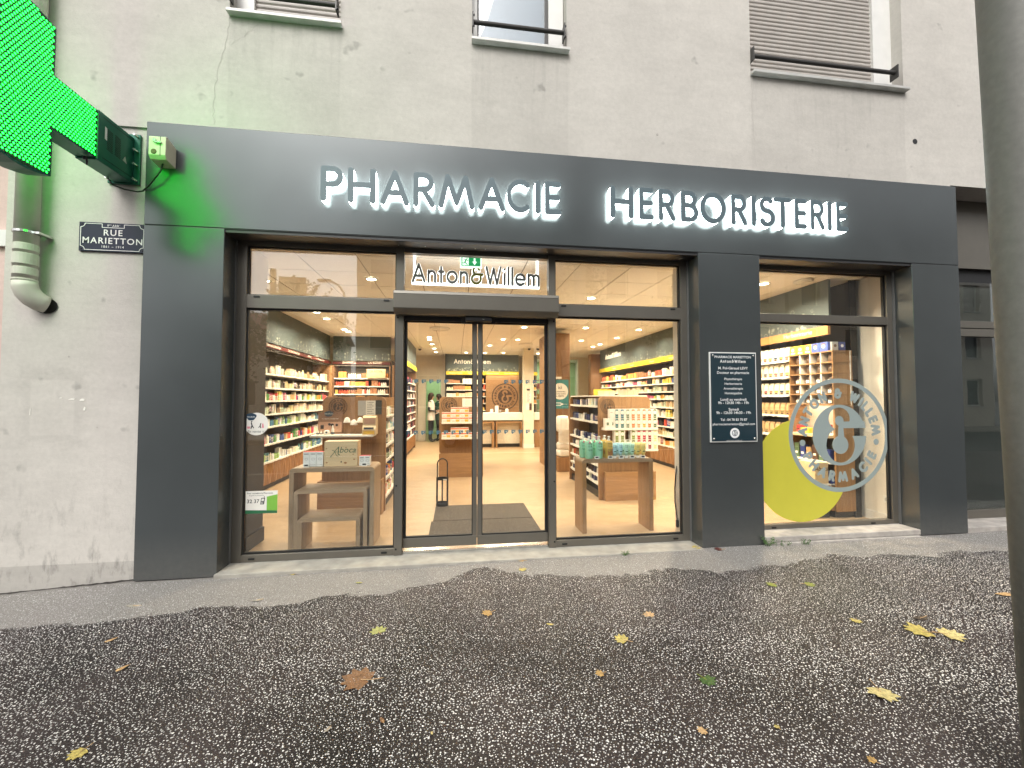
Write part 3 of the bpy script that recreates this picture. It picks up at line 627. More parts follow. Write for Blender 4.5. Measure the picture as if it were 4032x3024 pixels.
# automatic door: operator housing and two leaves
OP = thing('door_operator', 'long grey housing of the automatic door above the entrance', 'door operator', (.21, .14, 2.3))
obj('housing', MB().prism([(.213, 2.302), (.135, 2.302), (.072, 2.345), (.068, 2.352), (.068, 2.485), (.074, 2.515), (.213, 2.515)], 'X', -.589, 1.007), 'bronze', OP, bevel=.004)
box('lid_joint', 'black', OP, -.586, 1.004, .0665, .075, 2.484, 2.4865)
obj('motion_sensor', MB().box(.09, .35, .155, .23, 2.255, 2.300).box(.05, .39, .225, .25, 2.24, 2.29), 'black', OP, bevel=.006); obj('sensor_led', MB().box(.255, .275, .153, .156, 2.272, 2.278), 'chrome', OP)
box('track', 'black', OP, -.507, .932, .235, .31, 2.262, 2.34)
def leaf(label, x0, x1, st, s0, s1):
    t = thing('sliding_door', label, 'door', ((x0+x1)/2, .285, .02), 'two leaves of the automatic entrance door')
    box('bottom_rail', 'bronze', t, x0, x1, .262, .306, .045, .138, bevel=.003); box('top_rail', 'black_metal', t, x0, x1, .262, .306, 2.262, 2.30)
    box('stile', 'bronze', t, st[0], st[1], .262, .306, .138, 2.262, bevel=.003); box('stile', 'black_metal', t, s0, s1, .262, .306, .138, 2.262)
    a, b = (s1, st[0]) if s0 < st[0] else (st[1], s0)
    box('pane', 'glass', t, a+.004, b-.004, .279, .289, .142, 2.258)
    obj('gasket', MB().box(a, b, .268, .3, .138, .152).box(a, b, .268, .3, 2.25, 2.262).box(a, a+.008, .268, .3, .152, 2.25).box(b-.008, b, .268, .3, .152, 2.25), 'rubber', t)
leaf('left glass leaf of the sliding entrance door', -.505, .209, (.168, .209), -.505, -.487)
leaf('right glass leaf of the sliding entrance door', .217, .93, (.217, .258), .912, .93)
tag(box('floor_track', 'chrome', None, -.50, .925, .235, .33, .003, .022), 'shiny metal floor track under the sliding entrance door', 'floor track')
tag(obj('threshold', MB().box(-2.03, 2.455, -.035, .40, -.09, .0), 'concrete', bevel=.005), 'worn concrete threshold in front of the entrance', 'threshold')
# second window
W2 = thing('side_window', 'brown framed shop window with round emblem right of the plaque pillar', 'shop window', (4.06, .24, .08))
box('stile', 'bronze', W2, 4.915, 4.985, y0, y1, .078, 2.985, bevel=.003); box('stile', 'bronze', W2, 3.138, 3.17, y0, y1, .078, 2.985)
box('trim', 'bronze_edge', W2, 4.986, 4.991, .19, .24, .08, 2.96)
for z0_, z1_, n_ in ((.078, .124, 'bottom_rail'), (2.338, 2.432, 'transom'), (2.918, 2.985, 'top_rail')): box(n_, 'bronze', W2, 3.17, 4.915, y0+.001, y1, z0_, z1_, bevel=.003)
box('pane', 'glass', W2, 3.172, 4.913, .246, .256, .126, 2.336); box('pane', 'glass', W2, 3.172, 4.913, .246, .256, 2.434, 2.916)
obj('gasket', MB().box(4.898, 4.915, .238, .268, .124, 2.338).box(4.898, 4.915, .238, .268, 2.432, 2.918).box(3.17, 4.898, .238, .268, 2.322, 2.338).box(3.17, 4.898, .238, .268, 2.905, 2.918), 'rubber', W2)
for x in (3.42, 4.65): obj('drain_cap', MB().box(x-.025, x+.025, y0-.007, y0, .088, .104), 'rubber', W2)
tag(obj('stone_sill', MB().box(3.142, 4.99, -.005, .40, .02, .076).box(3.142, 4.97, -.03, .39, -.06, .018), 'stone', bevel=.006), 'weathered stone sill under the side window', 'sill')

# ================================================================== LED CROSS
CR = thing('pharmacy_cross', 'glowing green LED pharmacy cross projecting from the wall on a green bracket', 'pharmacy sign', (-2.87, .06, 3.36))
cy, cz, hw, hl, hv = -.855, 3.570, .182, .542, .520
def plus(e, bow=0.):
    a, l, v = hw+e, hl+e, hv+e
    def end(p, q_, nrm, b): return [p]+([((p[0]+(q_[0]-p[0])*t)+nrm[0]*b*math.sin(math.pi*t), (p[1]+(q_[1]-p[1])*t)+nrm[1]*b*math.sin(math.pi*t)) for t in (.2, .4, .6, .8)] if b else [])+[q_]
    P = end((-a, -v), (a, -v), (0, -1), bow)+[(a, -a)]+end((l, -a), (l, a), (1, 0), 0)+[(a, a)]+end((a, v), (-a, v), (0, 1), bow)+[(-a, a)]+end((-l, a), (-l, -a), (-1, 0), bow)+[(-a, -a)]
    return [(cy+y, cz+z) for y, z in P]
obj('casing', MB().prism(plus(.010, .035), 'X', -2.945, -2.800), 'green_metal', CR, bevel=.004)
for s, xf in ((1, -2.7985), (-1, -2.9465)):
    obj('led_board', MB().prism(plus(-.002, .03), 'X', xf-.001, xf+.001), 'led_board', CR)
    mb = MB(); p = .0255; j = 0; z = cz-hv+.004
    while z < cz+hv+.02:
        y = cy-hl+.008+(p/2 if j % 2 else 0)
        while y < cy+hl:
            dy, dz = abs(y-cy), abs(z-cz)
            ok = (dy < hw-.006 and dz < hv+.022*math.cos(min(1, dy/hw)*math.pi/2)) or (dz < hw-.006 and dy < hl-.006)
            if ok:
                c = [(xf+s*.0015, y+.0080*math.cos(i*math.pi/3), z+.0080*math.sin(i*math.pi/3)) for i in range(6)]+[(xf+s*.005, y, z)]
                mb.add(c, [((i, (i+1) % 6, 6) if s > 0 else ((i+1) % 6, i, 6)) for i in range(6)])
            y += p
        z += p*.9; j += 1
    o = obj('led_lamps', mb, 'led', CR); o['kind'] = 'stuff'
bx = obj('mounting_box', MB().box(-2.945, -2.790, -.318, .045, 3.365, 3.765), 'green_metal', CR, bevel=.006)
obj('cover_seam', MB().box(-2.7895, -2.788, -.27, .03, 3.730, 3.734).box(-2.7895, -2.788, -.27, .03, 3.405, 3.409), 'green_dark', bx)
for yy in (-.205, -.125):
    for k in range(12): obj('vent_slot', MB().prism([(yy-.028, 3.50+k*.0145), (yy+.028, 3.493+k*.0145), (yy+.028, 3.498+k*.0145), (yy-.028, 3.505+k*.0145)], 'X', -2.7895, -2.7885), 'black', bx)
obj('rating_label', MB().prism([(-.255, 3.57), (-.235, 3.565), (-.235, 3.665), (-.255, 3.67)], 'X', -2.7895, -2.7882), 'enamel_white', bx)
obj('warning_label', MB().prism([(-.075, 3.50), (-.03, 3.49), (-.05, 3.545)], 'X', -2.7895, -2.7882), 'steel', bx)
box('wall_plate', 'green_metal', CR, -2.990, -2.742, .046, .066, 3.355, 3.80, bevel=.004)
for z in (3.385, 3.52, 3.645, 3.775):
    for x in (-2.762, -2.972): obj('bolt', MB().lathe((x, .0, z), [(.010, .0), (.010, .05)], 8, 'Y'), 'chrome', CR)
obj('light_sensor', MB().tube([(-2.85, -.33, 3.368), (-2.85, -.33, 3.31)], .006, 8).lathe((-2.85, -.345, 3.34), [(.014, 0), (.014, .025)], 10), 'black_metal', CR)
SB = thing('alarm_box', 'small cream metal detector box on the fascia lit green by the cross', 'detector', (-2.49, -.06, 3.5))
obj('housing', MB().prism([(-.115, 3.505), (-.135, 3.535), (-.135, 3.69), (-.118, 3.70), (-.001, 3.665), (-.001, 3.49)], 'X', -2.555, -2.425), 'cream_box', SB, bevel=.004)
obj('lens', MB().lathe((-2.515, -.139, 3.562), [(.020, 0), (.023, .004)], 16, 'Y'), 'lens_dark', SB); obj('latch', MB().box(-2.50, -2.455, -.150, -.134, 3.632, 3.645).lathe((-2.508, -.146, 3.655), [(.014, 0), (.014, .012)], 12, 'Y'), 'chrome', SB)
box('seam', 'black', SB, -2.468, -2.464, -.1365, -.134, 3.53, 3.69)
tag(obj('cable', MB().tube([(-2.93, -.03, 3.36), (-2.90, -.02, 3.31), (-2.82, .0, 3.285), (-2.74, .03, 3.285), (-2.68, .0, 3.28), (-2.62, -.03, 3.31), (-2.56, -.05, 3.37), (-2.51, -.055, 3.44), (-2.49, -.06, 3.50)], .0065, 8), 'cable', smooth=True), 'black cable looping from the green cross bracket to the small cream box', 'cable')

# ================================================================== STREET SIGN, PLAQUE, STICKERS
SS = thing('street_sign', 'dark blue enamel street sign reading RUE MARIETTON', 'street sign', (-2.95, .06, 2.75))
sx0, sx1, sz0, sz1, sy = -3.195, -2.683, 2.755, 3.008, .050
box('plate', 'enamel', SS, sx0, sx1, sy, sy+.014, sz0, sz1, bevel=.004)
def sign_border():
    a, b, c, d_ = sx0+.014, sx1-.014, sz0+.013, sz1-.013; r = .032
    P = arc(a, d_, r, r, 0, -90, 6)+arc(a, c, r, r, 90, 0, 6)+arc(b, c, r, r, 180, 90, 6)+arc(b, d_, r, r, 270, 180, 6)
    m_ = (a+b)/2+.005; P += [(m_+.085, d_), (m_+.085, d_-.030), (m_-.085, d_-.030), (m_-.085, d_)]
    P.append(P[0]); polys = []
    for i in range(len(P)-1): polys.append(capsule(P[i], P[i+1], .0024, 3))
    return union2d(polys)
v, f = sign_border(); obj('border', plate(MB(), v, f, onY(0, 0), sy-.0002, sy-.0012), 'enamel_white', SS)
T = MB(); mx_ = (sx0+sx1)/2+.004
for txt, s, z, b, sp in (('RUE', .074, 2.896, .012, 1.22), ('MARIETTON', .074, 2.825, .012, 1.18), ('1861 – 1914', .028, 2.789, .006, 1.25), ('9   ARR', .026, 2.973, .008, 1.1)):
    put_text(T, txt, s, onY(mx_, z), sy-.0012, bold=b, spacing=sp)
put_text(T, 'ème', .013, onY(mx_-.022, 2.985), sy-.0012); put_text(T, 'T', .012, onY(mx_+.052, 2.983), sy-.0012)
obj('lettering', T, 'enamel_white', SS)
for x in (sx0+.02, sx1-.02):
    for z in (sz0+.02, sz1-.02): obj('rivet', MB().lathe((x, sy-.004, z), [(.004, 0), (.007, .004)], 10, 'Y'), 'black_metal', SS)

PQ = thing('shop_plaque', 'dark blue plaque with white opening hours on the pillar by the side window', 'plaque', (2.803, -.01, 1.05))
px0, px1, pz0, pz1 = 2.545, 3.064, 1.052, 1.967
box('backing', 'enamel_white', PQ, px0, px1, -.016, -.004, pz0, pz1); box('plate', 'plaque', PQ, px0+.012, px1-.012, -.022, -.0165, pz0+.012, pz1-.012)
c = (px0+px1)/2-.004; H = pz1-pz0
for txt, s, fr_, b in (('PHARMACIE MARIETTON', .034, .058, .014), ('M. Pol-Géraud LEVY', .037, .183, .014), ('Docteur en pharmacie', .037, .233, .012),
                    ('Phytothérapie', .033, .302, .008), ('Herboristerie', .033, .355, .008), ('Aromathérapie', .033, .408, .008), ('Homéopathie', .033, .460, .008),
                    ('Lundi au vendredi', .038, .532, .010), ('9h - 12h30 14h - 19h', .038, .569, .012), ('Samedi', .038, .642, .010), ('9h - 12h30 14h30 - 19h', .038, .679, .012),
                    ('Tel : 04 78 83 70 87', .034, .755, .012), ('pharmaciemarietton@gmail.com', .0335, .803, .006), ('www.anton-et-willem.fr', .017, .978, .0)):
    obj('text_line', put_text(MB(), txt, s, onY(c, pz1-fr_*H-.008), -.0228, bold=b, sx=1.06), 'white_print', PQ)
T = MB()
for gl in text_polys('Anton&Willem', .032, .0026, .006)[1]:
    w_ = text_polys('Anton&Willem', .032, .0026, .006)[0]
    v, f = union2d(gl); T.add([(c-w_/2+x, -.0228, pz1-.108*H-.010+y) for x, y in v], f)
obj('name_line', T, 'white_print', PQ)
lz = pz1-.90*H
v, f = boolean2d([circ(0, 0, .052, 40), circ(0, 0, .031, 32)], lambda s: 0 in s and 1 not in s)
T = MB().add([(c+.008+x, -.0226, lz+y) for x, y in v], f); v, f = LOGO[1]; T.add([(c+.008+x*.052*.9, -.0226, lz+y*.052*.9) for x, y in v], f)
obj('emblem', T, 'white_print', PQ)
for x in (px0+.035, px1-.035):
    for z in (pz0+.035, pz1-.035): obj('screw_head', MB().lathe((x, -.030, z), [(.006, 0), (.010, .004), (.010, .008)], 12, 'Y'), 'chrome', PQ)

# vinyl on the side window
lc = (4.285, 1.083)
v, f = boolean2d([circ(3.80, .70, .566, 72), circ(lc[0], lc[1], .637, 72), rect(2.5, 0, 3.174, 3)], lambda s: 0 in s and 1 not in s and 2 not in s)
tag(obj('yellow_disc_sticker', plate(MB(), v, f, lambda u, w, dd: (u, dd, w), .2445, .2435), 'vinyl_yellow'), 'large yellow vinyl crescent on the side window behind the grey emblem', 'window sticker')
tag(obj('emblem_sticker', logo(MB(), onY(*lc), .637, .2445, .2430), 'vinyl_grey'), 'large grey round vinyl emblem on the side window', 'window sticker')
# safety markers on the door leaves
def flag(x, z): return [(x-.022, z-.012), (x-.022, z+.016), (x+.022, z+.016), (x+.016, z+.002), (x+.022, z-.010), (x+.004, z-.010), (x-.012, z-.026)]
kk = 0
for z, leafn in ((1.667, 'upper'), (1.160, 'lower')):
    for x in list(np.arange(-.463, .13, .0735)) + list(np.arange(.287, .89, .0735)):
        if z > 1.5 and (-.06 < x < .45): continue
        P = flag(x, z); 
        v, f = boolean2d([P, capsule((x-.010, z+.001), (x+.012, z+.008), .0016, 2), capsule((x-.010, z+.001), (x+.010, z-.005), .0016, 2)], lambda s: 0 in s and len(s) == 1)
        side = 'left' if x < .21 else 'right'
        tag(obj('safety_sticker', plate(MB(), v, f, lambda u, w, dd: (u, dd, w), .2785, .2775), 'vinyl_teal'), f'small teal flag sticker in the {leafn} row on the {side} door leaf', 'window sticker', f'flag stickers in the {leafn} row of the {side} door leaf')
# round sticker and number sticker on the left pane
RS = thing('round_sticker', 'round white sticker with a dark blue blob on the left pane', 'window sticker', (-1.838, .244, 1.15))
yq = .2452
obj('disc', MB().lathe((-1.838, yq-.0012, 1.258), [(.105, 0), (.105, .001)], 40, 'Y'), 'paper', RS)
obj('blue_blob', MB().prism([(-1.885+.045*math.cos(t)*(1+.15*math.sin(3*t)), 1.325+.034*math.sin(t)) for t in np.linspace(0, 2*math.pi, 20, endpoint=False)], 'Y', yq-.0020, yq-.0014), 'navy', RS)
T = MB(); put_text(T, 'En vente ici', .034, onY(-1.838, 1.178), yq-.0015, skew=.25); put_text(T, 'NéoBulle', .018, onY(-1.885, 1.319), yq-.0024)
for P_, r_ in (([(-1.882, 1.268), (-1.876, 1.245), (-1.884, 1.218)], .005), ([(-1.876, 1.245), (-1.862, 1.222)], .004), ([(-1.880, 1.280), (-1.8795, 1.280)], .006), ([(-1.80, 1.262), (-1.806, 1.240), (-1.80, 1.222)], .004), ([(-1.806, 1.24), (-1.818, 1.225)], .003)):
    v, f = union2d(stroke_poly(P_, r_)); T.add([(x, yq-.0015, z) for x, z in v], f)
obj('print', T, 'ink', RS)
v, f = text_mesh('NéoBulle', .018); obj('brand_print', MB().add([(-1.885+p[0], yq-.0026, 1.319+p[1]) for p in v], f), 'white_print', RS)
obj('pink_print', MB().prism([(-1.79, 1.222), (-1.772, 1.222), (-1.778, 1.262), (-1.788, 1.262)], 'Y', yq-.0018, yq-.0014).prism([(-1.915, 1.215), (-1.895, 1.215), (-1.89, 1.235), (-1.92, 1.235)], 'Y', yq-.0018, yq-.0014), 'pink', RS)
NS = thing('number_sticker', 'white and green sticker with the number 32 37 low on the left pane', 'window sticker', (-1.7800, .244, .43))
obj('card', MB().box(-1.9180, -1.6420, yq-.0012, yq-.0004, .432, .640), 'paper', NS); obj('green_corner', MB().prism([(-1.7350, .456), (-1.6425, .456), (-1.6425, .605), (-1.7350, .585)], 'Y', yq-.002, yq-.0014), 'paper_green', NS)
obj('green_strip', MB().prism([(-1.9175, .4325), (-1.6425, .4325), (-1.6425, .455), (-1.7500, .460), (-1.9175, .466)], 'Y', yq-.0026, yq-.0021), 'paper_darkgreen', NS)
T = MB(); put_text(T, '32 37', .047, onY(-1.8540, .530), yq-.0016, bold=.012); put_text(T, 'Pour connaître la Pharmacie', .0195, onY(-1.7950, .612), yq-.0016, bold=.01); put_text(T, 'de garde la plus proche', .0135, onY(-1.8250, .594), yq-.0016)
v, f = boolean2d([rect(-1.7880, .515, -1.7550, .575), rect(-1.7830, .545, -1.7620, .568), rect(-1.7830, .52, -1.7760, .527), rect(-1.7710, .52, -1.7650, .527), rect(-1.7830, .531, -1.7760, .538), rect(-1.7710, .531, -1.7650, .538)], lambda s: s == {0})
T.add([(x+(z-.54)*.15, yq-.0016, z) for x, z in v], f); T.box(-1.7590, -1.7550, yq-.0017, yq-.0013, .575, .592)
obj('print', T, 'ink', NS)

# ================================================================== POLE, LEAVES, WEEDS
pl = MB().tube([(2.256, -2.60, -.25), (2.205, -2.60, 1.5), (2.167, -2.60, 3.04), (2.09, -2.60, 6.2)], .098, 40)
tag(obj('street_pole', pl, 'pole_paint', smooth=True), 'grey painted metal street pole at the right edge close to the camera', 'pole')

def leaf_outline(kind):
    if kind == 'maple':
        rad = {0: 1., 12: .78, 20: .66, 30: .84, 38: .92, 48: .70, 58: .66, 72: 1., 84: .80, 96: .62, 112: .80, 128: .60, 148: .50, 168: .42, 180: .12}
        a = sorted(rad); P = [(R(t), rad[t]) for t in a]+[(R(-t), rad[t]) for t in a[::-1] if t not in (0, 180)]
        return [(r*math.sin(t), r*math.cos(t)) for t, r in P]
    n = 16; return [(.42*math.sin(t)*(1-.25*math.cos(t)), math.cos(t)*.95) for t in np.linspace(0, 2*math.pi, n, endpoint=False)]
LEAFMESH = {}
mat_leafcols = {'yellow': (.43, .35, .095), 'pale': (.50, .42, .18), 'ochre': (.38, .23, .07), 'brown': (.17, .078, .030), 'tan': (.45, .29, .14), 'green': (.19, .22, .03), 'darkgreen': (.035, .09, .012), 'red': (.11, .03, .025), 'grey': (.33, .30, .25), 'lime': (.31, .32, .10), 'dark': (.05, .035, .025)}
for k, cc in mat_leafcols.items(): mat('leaf_'+k, cc, .42, vary=.35, vs_=70, bump=(140, .5))
def fallen_leaf(px, py, size, kind, colr, label, rot, asp=1.):
    z = 0.
    # ground point below the pixel (1024-wide photo coordinates are not used: pixel of the 4032-wide photograph)
    F_ = 1630.; u, w_ = (px-2016)/F_, -(py-1512)/F_
    dv = camo.rotation_euler.to_matrix() @ Vector((u, w_, -1)); o = camo.location; t = 2.
    for _ in range(12):
        p = o+dv*t; t += (float(gz(p.x, p.y))-p.z)/dv.z
    p = o+dv*t; s = size*t/F_/2
    P = leaf_outline(kind); n = len(P); mb = MB(); ph = random.uniform(0, 6)
    def zz(x, y): return .004+.07*s*(x*x+y*y)*(1+.8*math.sin(2.3*math.atan2(y, x)+ph))+.05*s*math.sin(5*x+ph)*y
    vs_ = []
    for ring, k in enumerate((.0, .5, 1.)):
        for x, y in (P if k else [(0, 0)]): vs_.append((x*k, y*k))
    c, si = math.cos(R(rot)), math.sin(R(rot))
    def tr(x, y, dz): return (p.x+(x*c-y*si)*s*asp, p.y+(x*si+y*c)*s, p.z+zz(x, y)+dz)
    m_ = len(vs_); fs = []
    for i in range(n):
        j = (i+1) % n; fs += [(0, 1+i, 1+j), (1+i, 1+n+i, 1+n+j, 1+j)]
    mb.add([tr(x, y, 0) for x, y in vs_], fs); mb.add([tr(x, y, -.0008) for x, y in vs_], [f[::-1] for f in fs])
    L = thing('fallen_leaf', label, 'leaf', (p.x, p.y, p.z), 'autumn leaves lying on the pavement')
    obj('blade', mb, 'leaf_'+colr, L, smooth=True)
    obj('stalk', MB().tube([tr(0, 0, .001), tr(.02, -.5, .001), tr(.10, -1.05, 0)], .0012+.01*s, 5), 'leaf_'+('tan' if colr != 'darkgreen' else 'green'), L)
for a in ((314, 2966, 82, 'maple', 'yellow', 'yellow leaf at the bottom left of the pavement', 150), (1422, 2679, 150, 'maple', 'brown', 'large wet brown leaf in the left foreground', 70, 1.15),
          (1490, 2488, 74, 'maple', 'lime', 'yellow-green lobed leaf left of centre', 20), (1923, 2415, 56, 'maple', 'ochre', 'orange-brown leaf in front of the entrance', 100),
          (1150, 2262, 34, 'oval', 'yellow', 'small yellow leaf in front of the left window', 60), (1413, 2296, 28, 'oval', 'lime', 'tiny green leaf on the dry strip left of the entrance', 80),
          (1013, 2365, 42, 'oval', 'grey', 'pale grey leaf at the edge of the dry strip', 100), (524, 2387, 60, 'oval', 'grey', 'flat grey leaf near the left pillar', 80),
          (437, 2522, 40, 'oval', 'tan', 'tan leaf on the left pavement', 140), (483, 2633, 66, 'oval', 'tan', 'curled tan leaf on the left pavement below another', 120, .5),
          (1290, 2875, 34, 'oval', 'grey', 'small grey leaf in the lower middle foreground', 150), (1504, 2838, 36, 'oval', 'brown', 'faint brown leaf below the large brown leaf', 30), (1700, 2889, 34, 'oval', 'pale', 'pale twig-like leaf in the middle foreground', 80, .3),
          (2057, 2208, 38, 'maple', 'ochre', 'orange leaf on the dry strip before the door', 60), (2057, 2243, 40, 'maple', 'yellow', 'bright yellow leaf at the wet edge before the door', 200),
          (2556, 2424, 54, 'maple', 'tan', 'tan leaf right of the entrance', 0), (2453, 2521, 74, 'maple', 'yellow', 'ragged yellow leaf in the middle of the pavement', 45), (2365, 2654, 46, 'maple', 'ochre', 'ochre leaf below the ragged yellow one', 90),
          (2782, 2679, 82, 'maple', 'darkgreen', 'dark green maple leaf in the right foreground', 200), (2768, 2880, 50, 'maple', 'tan', 'tan leaf near the bottom right of centre', 100), (3061, 2866, 26, 'maple', 'yellow', 'tiny yellow leaf near the bottom right', 10),
          (3371, 2445, 46, 'maple', 'yellow', 'yellow leaf right of the middle pavement', 130), (3630, 2488, 120, 'maple', 'yellow', 'long yellow leaf near the pole, left of a pair', 70), (3735, 2500, 110, 'maple', 'pale', 'long yellow leaf near the pole, right of a pair', 250),
          (3470, 2729, 120, 'maple', 'pale', 'large pale yellow leaf in the right foreground', 160), (3041, 2303, 50, 'maple', 'green', 'green leaf before the side window, left of two', 100), (3183, 2303, 50, 'maple', 'green', 'green leaf before the side window, right of two', 240),
          (3948, 2342, 60, 'oval', 'tan', 'tan leaf beside the grey pole', 80), (3438, 2998, 44, 'maple', 'ochre', 'orange leaf at the bottom right edge', 20), (2745, 2157, 44, 'maple', 'yellow', 'yellow leaf at the foot of the plaque pillar', 80),
          (2832, 2164, 42, 'maple', 'red', 'dark red leaf at the foot of the plaque pillar', 60), (2166, 2460, 30, 'oval', 'yellow', 'small yellow sliver of leaf right of centre', 70), (3624, 2436, 62, 'oval', 'dark', 'dark brown leaf behind the yellow pair', 90),
          ):
    fallen_leaf(*a)
def weed(x, y, n, h, spread, label, flat=0.):
    z = float(gz(x, y)); T = thing('weed', label, 'weed', (x, y, z)); mb = MB(); ls = MB()
    for k in range(n):
        a = random.uniform(0, 6.28); l = h*random.uniform(.5, 1.1); dx, dy = math.cos(a)*spread*random.random(), math.sin(a)*spread*.4*random.random()
        b = (x+dx, y+dy, z-.005); e = (x+dx+math.cos(a)*l*.5, y+dy+math.sin(a)*l*.3-.01, z+l)
        mb.tube([b, ((b[0]+e[0])/2, (b[1]+e[1])/2, z+l*.6), e], .0014, 5)
        for q_ in range(3 if not flat else 1):
            w = l*.22; t = .4+.3*q_; c = [b[i]+(e[i]-b[i])*t for i in range(3)]; aa = random.uniform(0, 6.28); ca, sa = math.cos(aa), math.sin(aa)
            ls.add([(c[0], c[1], c[2]), (c[0]+ca*w-sa*w*.4, c[1]+sa*w*.5, c[2]+w*.3+ca*w*.4), (c[0]+ca*w*2, c[1]+sa*w, c[2]+w*.3), (c[0]+ca*w+sa*w*.4, c[1]+sa*w*.6, c[2]+w*.2-ca*w*.4)], [(0, 1, 2, 3)])
    obj('stem', mb, 'weed', T); o = obj('foliage', ls, 'weed', T); o['kind'] = 'stuff'
weed(3.155, -.03, 12, .09, .04, 'small green weed at the right foot of the plaque pillar'); weed(3.33, -.04, 14, .05, .12, 'low green weed along the stone sill')
weed(3.56, -.045, 10, .05, .05, 'little weed tuft at the front of the stone sill'); weed(1.62, -.05, 14, .05, .03, 'tiny grass tuft at the edge of the threshold', 1.)

# ================================================================== SHOP INTERIOR: shell
FZ, CZ = .02, 2.985
def floor_mat():
    m = mat('shop_floor', (.5, .33, .18), .38); t, N, L, b = nodes(m)
    geo = N.new('ShaderNodeNewGeometry')
    br = N.new('ShaderNodeTexBrick'); br.inputs['Scale'].default_value = 1.; br.inputs['Mortar Size'].default_value = .0022; br.inputs['Brick Width'].default_value = 1.2; br.inputs['Row Height'].default_value = .4
    br.inputs['Color1'].default_value = (.40, .28, .168, 1); br.inputs['Color2'].default_value = (.36, .247, .145, 1); br.inputs['Mortar'].default_value = (.36, .24, .13, 1)
    L(geo.outputs['Position'], br.inputs['Vector'])
    mp = N.new('ShaderNodeMapping'); mp.inputs['Scale'].default_value = (2., 5., 1); L(geo.outputs['Position'], mp.inputs[0])
    n = N.new('ShaderNodeTexNoise'); n.inputs['Scale'].default_value = 1.6; n.inputs['Detail'].default_value = 9; n.inputs['Roughness'].default_value = .7; L(mp.outputs[0], n.inputs[0])
    r = N.new('ShaderNodeMapRange'); r.inputs['From Min'].default_value = .3; r.inputs['From Max'].default_value = .7; r.inputs['To Min'].default_value = .82; r.inputs['To Max'].default_value = 1.12; L(n.outputs['Fac'], r.inputs[0])
    mx = N.new('ShaderNodeMix'); mx.data_type = 'RGBA'; mx.blend_type = 'MULTIPLY'; mx.inputs['Factor'].default_value = 1; L(br.outputs['Color'], mx.inputs['A']); L(r.outputs[0], mx.inputs['B'])
    L(mx.outputs['Result'], b.inputs['Base Color'])
floor_mat()
struct('shop_floor', MB().box(-3.46, 5.1, .30, 13.5, -.1, FZ), 'shop_floor')
ceil = struct('ceiling', MB().box(-3.46, 5.1, .30, 11.4, CZ+.012, 3.2), 'tile_grid')
tm = bpy.data.meshes.new('ceiling_tile'); mb = MB().box(-.2955, .2955, -.2955, .2955, -.004, .02)
tm.from_pydata(mb.v, [], mb.f); tm.materials.append(M['tile'])
for i in range(14):
    for j in range(18):
        x = -3.17+.6035*i+.015; y = .235+.612*j+.0; 
        if x > 5.05 or y > 11.3: continue
        o = bpy.data.objects.new('ceiling_tile', tm); COL.objects.link(o); o.parent = ceil; o.scale = (1, 1.012 if j else .37, 1); o.location = Vector((x, y if j else .424, CZ+.008))-OFF[ceil.name]; reg(o, (0, 0, 0))
struct('right_wall', MB().box(5.06, 5.3, .29, 13.5, 0, 3.2), 'wall_white'); struct('front_wall', MB().box(-3.46, -2.03, .46, .47, 0, 3.2), 'wall_white')
struct('skirting', MB().box(5.045, 5.0595, .29, .66, FZ, .125), 'pvc_white')
struct('back_wall', wall_holes(-3.46, 5.06, 0, 3.2, 10.85, 11.0, [(-1.04, -.53, -.1, 2.09), (2.9, 4.45, -.1, 2.9)]), 'wall_cream')
struct('back_room', wall_holes(-2.2, 5.06, 0, 3.2, 13.3, 13.4, []), 'wall_green'); struct('back_room_side', MB().box(-2.3, -2.2, 11, 13.3, 0, 3.2).box(.9, 1., 11, 13.3, 0, 3.2), 'wall_green'); struct('back_room_ceiling', MB().box(-2.2, 5.06, 11, 13.3, 3.0, 3.1), 'wall_white')
PR = thing('return_wall', 'pale end wall with dark lower panel inside the left pane', 'wall', (-2.05, .55, 0))
box('upper_face', 'wall_white', PR, -2.30, -1.995, .34, .78, 2.42, CZ); box('dark_panel', 'back_dark', PR, -2.30, -1.995, .40, .78, .02, 2.42); box('white_edge', 'wall_white', PR, -2.06, -1.997, .30, .398, .02, 2.42); box('skirting', 'plinth', PR, -1.994, -1.98, .41, .785, .02, .16)
tag(box('door_jamb_panel', 'wall_cream', None, -1.30, -1.045, 10.74, 10.845, .02, 2.09), 'cream door leaf standing beside the rear doorway', 'door')
# columns, partition block
PC = thing('column', 'square cream column at the end of the counter', 'column', (2.13, 8.35, 0)); box('shaft', 'wall_cream', PC, 1.995, 2.29, 8.2, 8.5, FZ, CZ-.004); box('skirting', 'wall_white', PC, 1.985, 2.30, 8.19, 8.51, FZ, .14)
obj('notice', MB().box(2.06, 2.20, 8.193, 8.1985, 1.38, 1.66), 'paper', PC); obj('notice', MB().box(2.04, 2.15, 8.193, 8.1985, 1.14, 1.34), 'paper', PC); obj('notice', MB().box(2.155, 2.225, 8.193, 8.1985, 1.14, 1.34), 'ink_brown', PC); obj('notice', MB().box(2.08, 2.17, 8.193, 8.1985, 1.72, 1.77), 'ink', PC)
T = MB(); 
for k in range(9): T.box(2.075, 2.185-.02*(k % 3), 8.1915, 8.1925, 1.64-.03*k, 1.648-.03*k)
obj('notice_print', T, 'ink', PC)
PB = thing('partition_block', 'tall brown wood partition block carrying the vaccination poster', 'partition', (2.15, 5, 0)); box('body', 'walnut', PB, 1.94, 2.385, 4.60, 5.57, FZ, 2.87, bevel=.004); box('side_panel', 'oak', PB, 1.925, 1.939, 4.60, 5.57, FZ, 2.87)
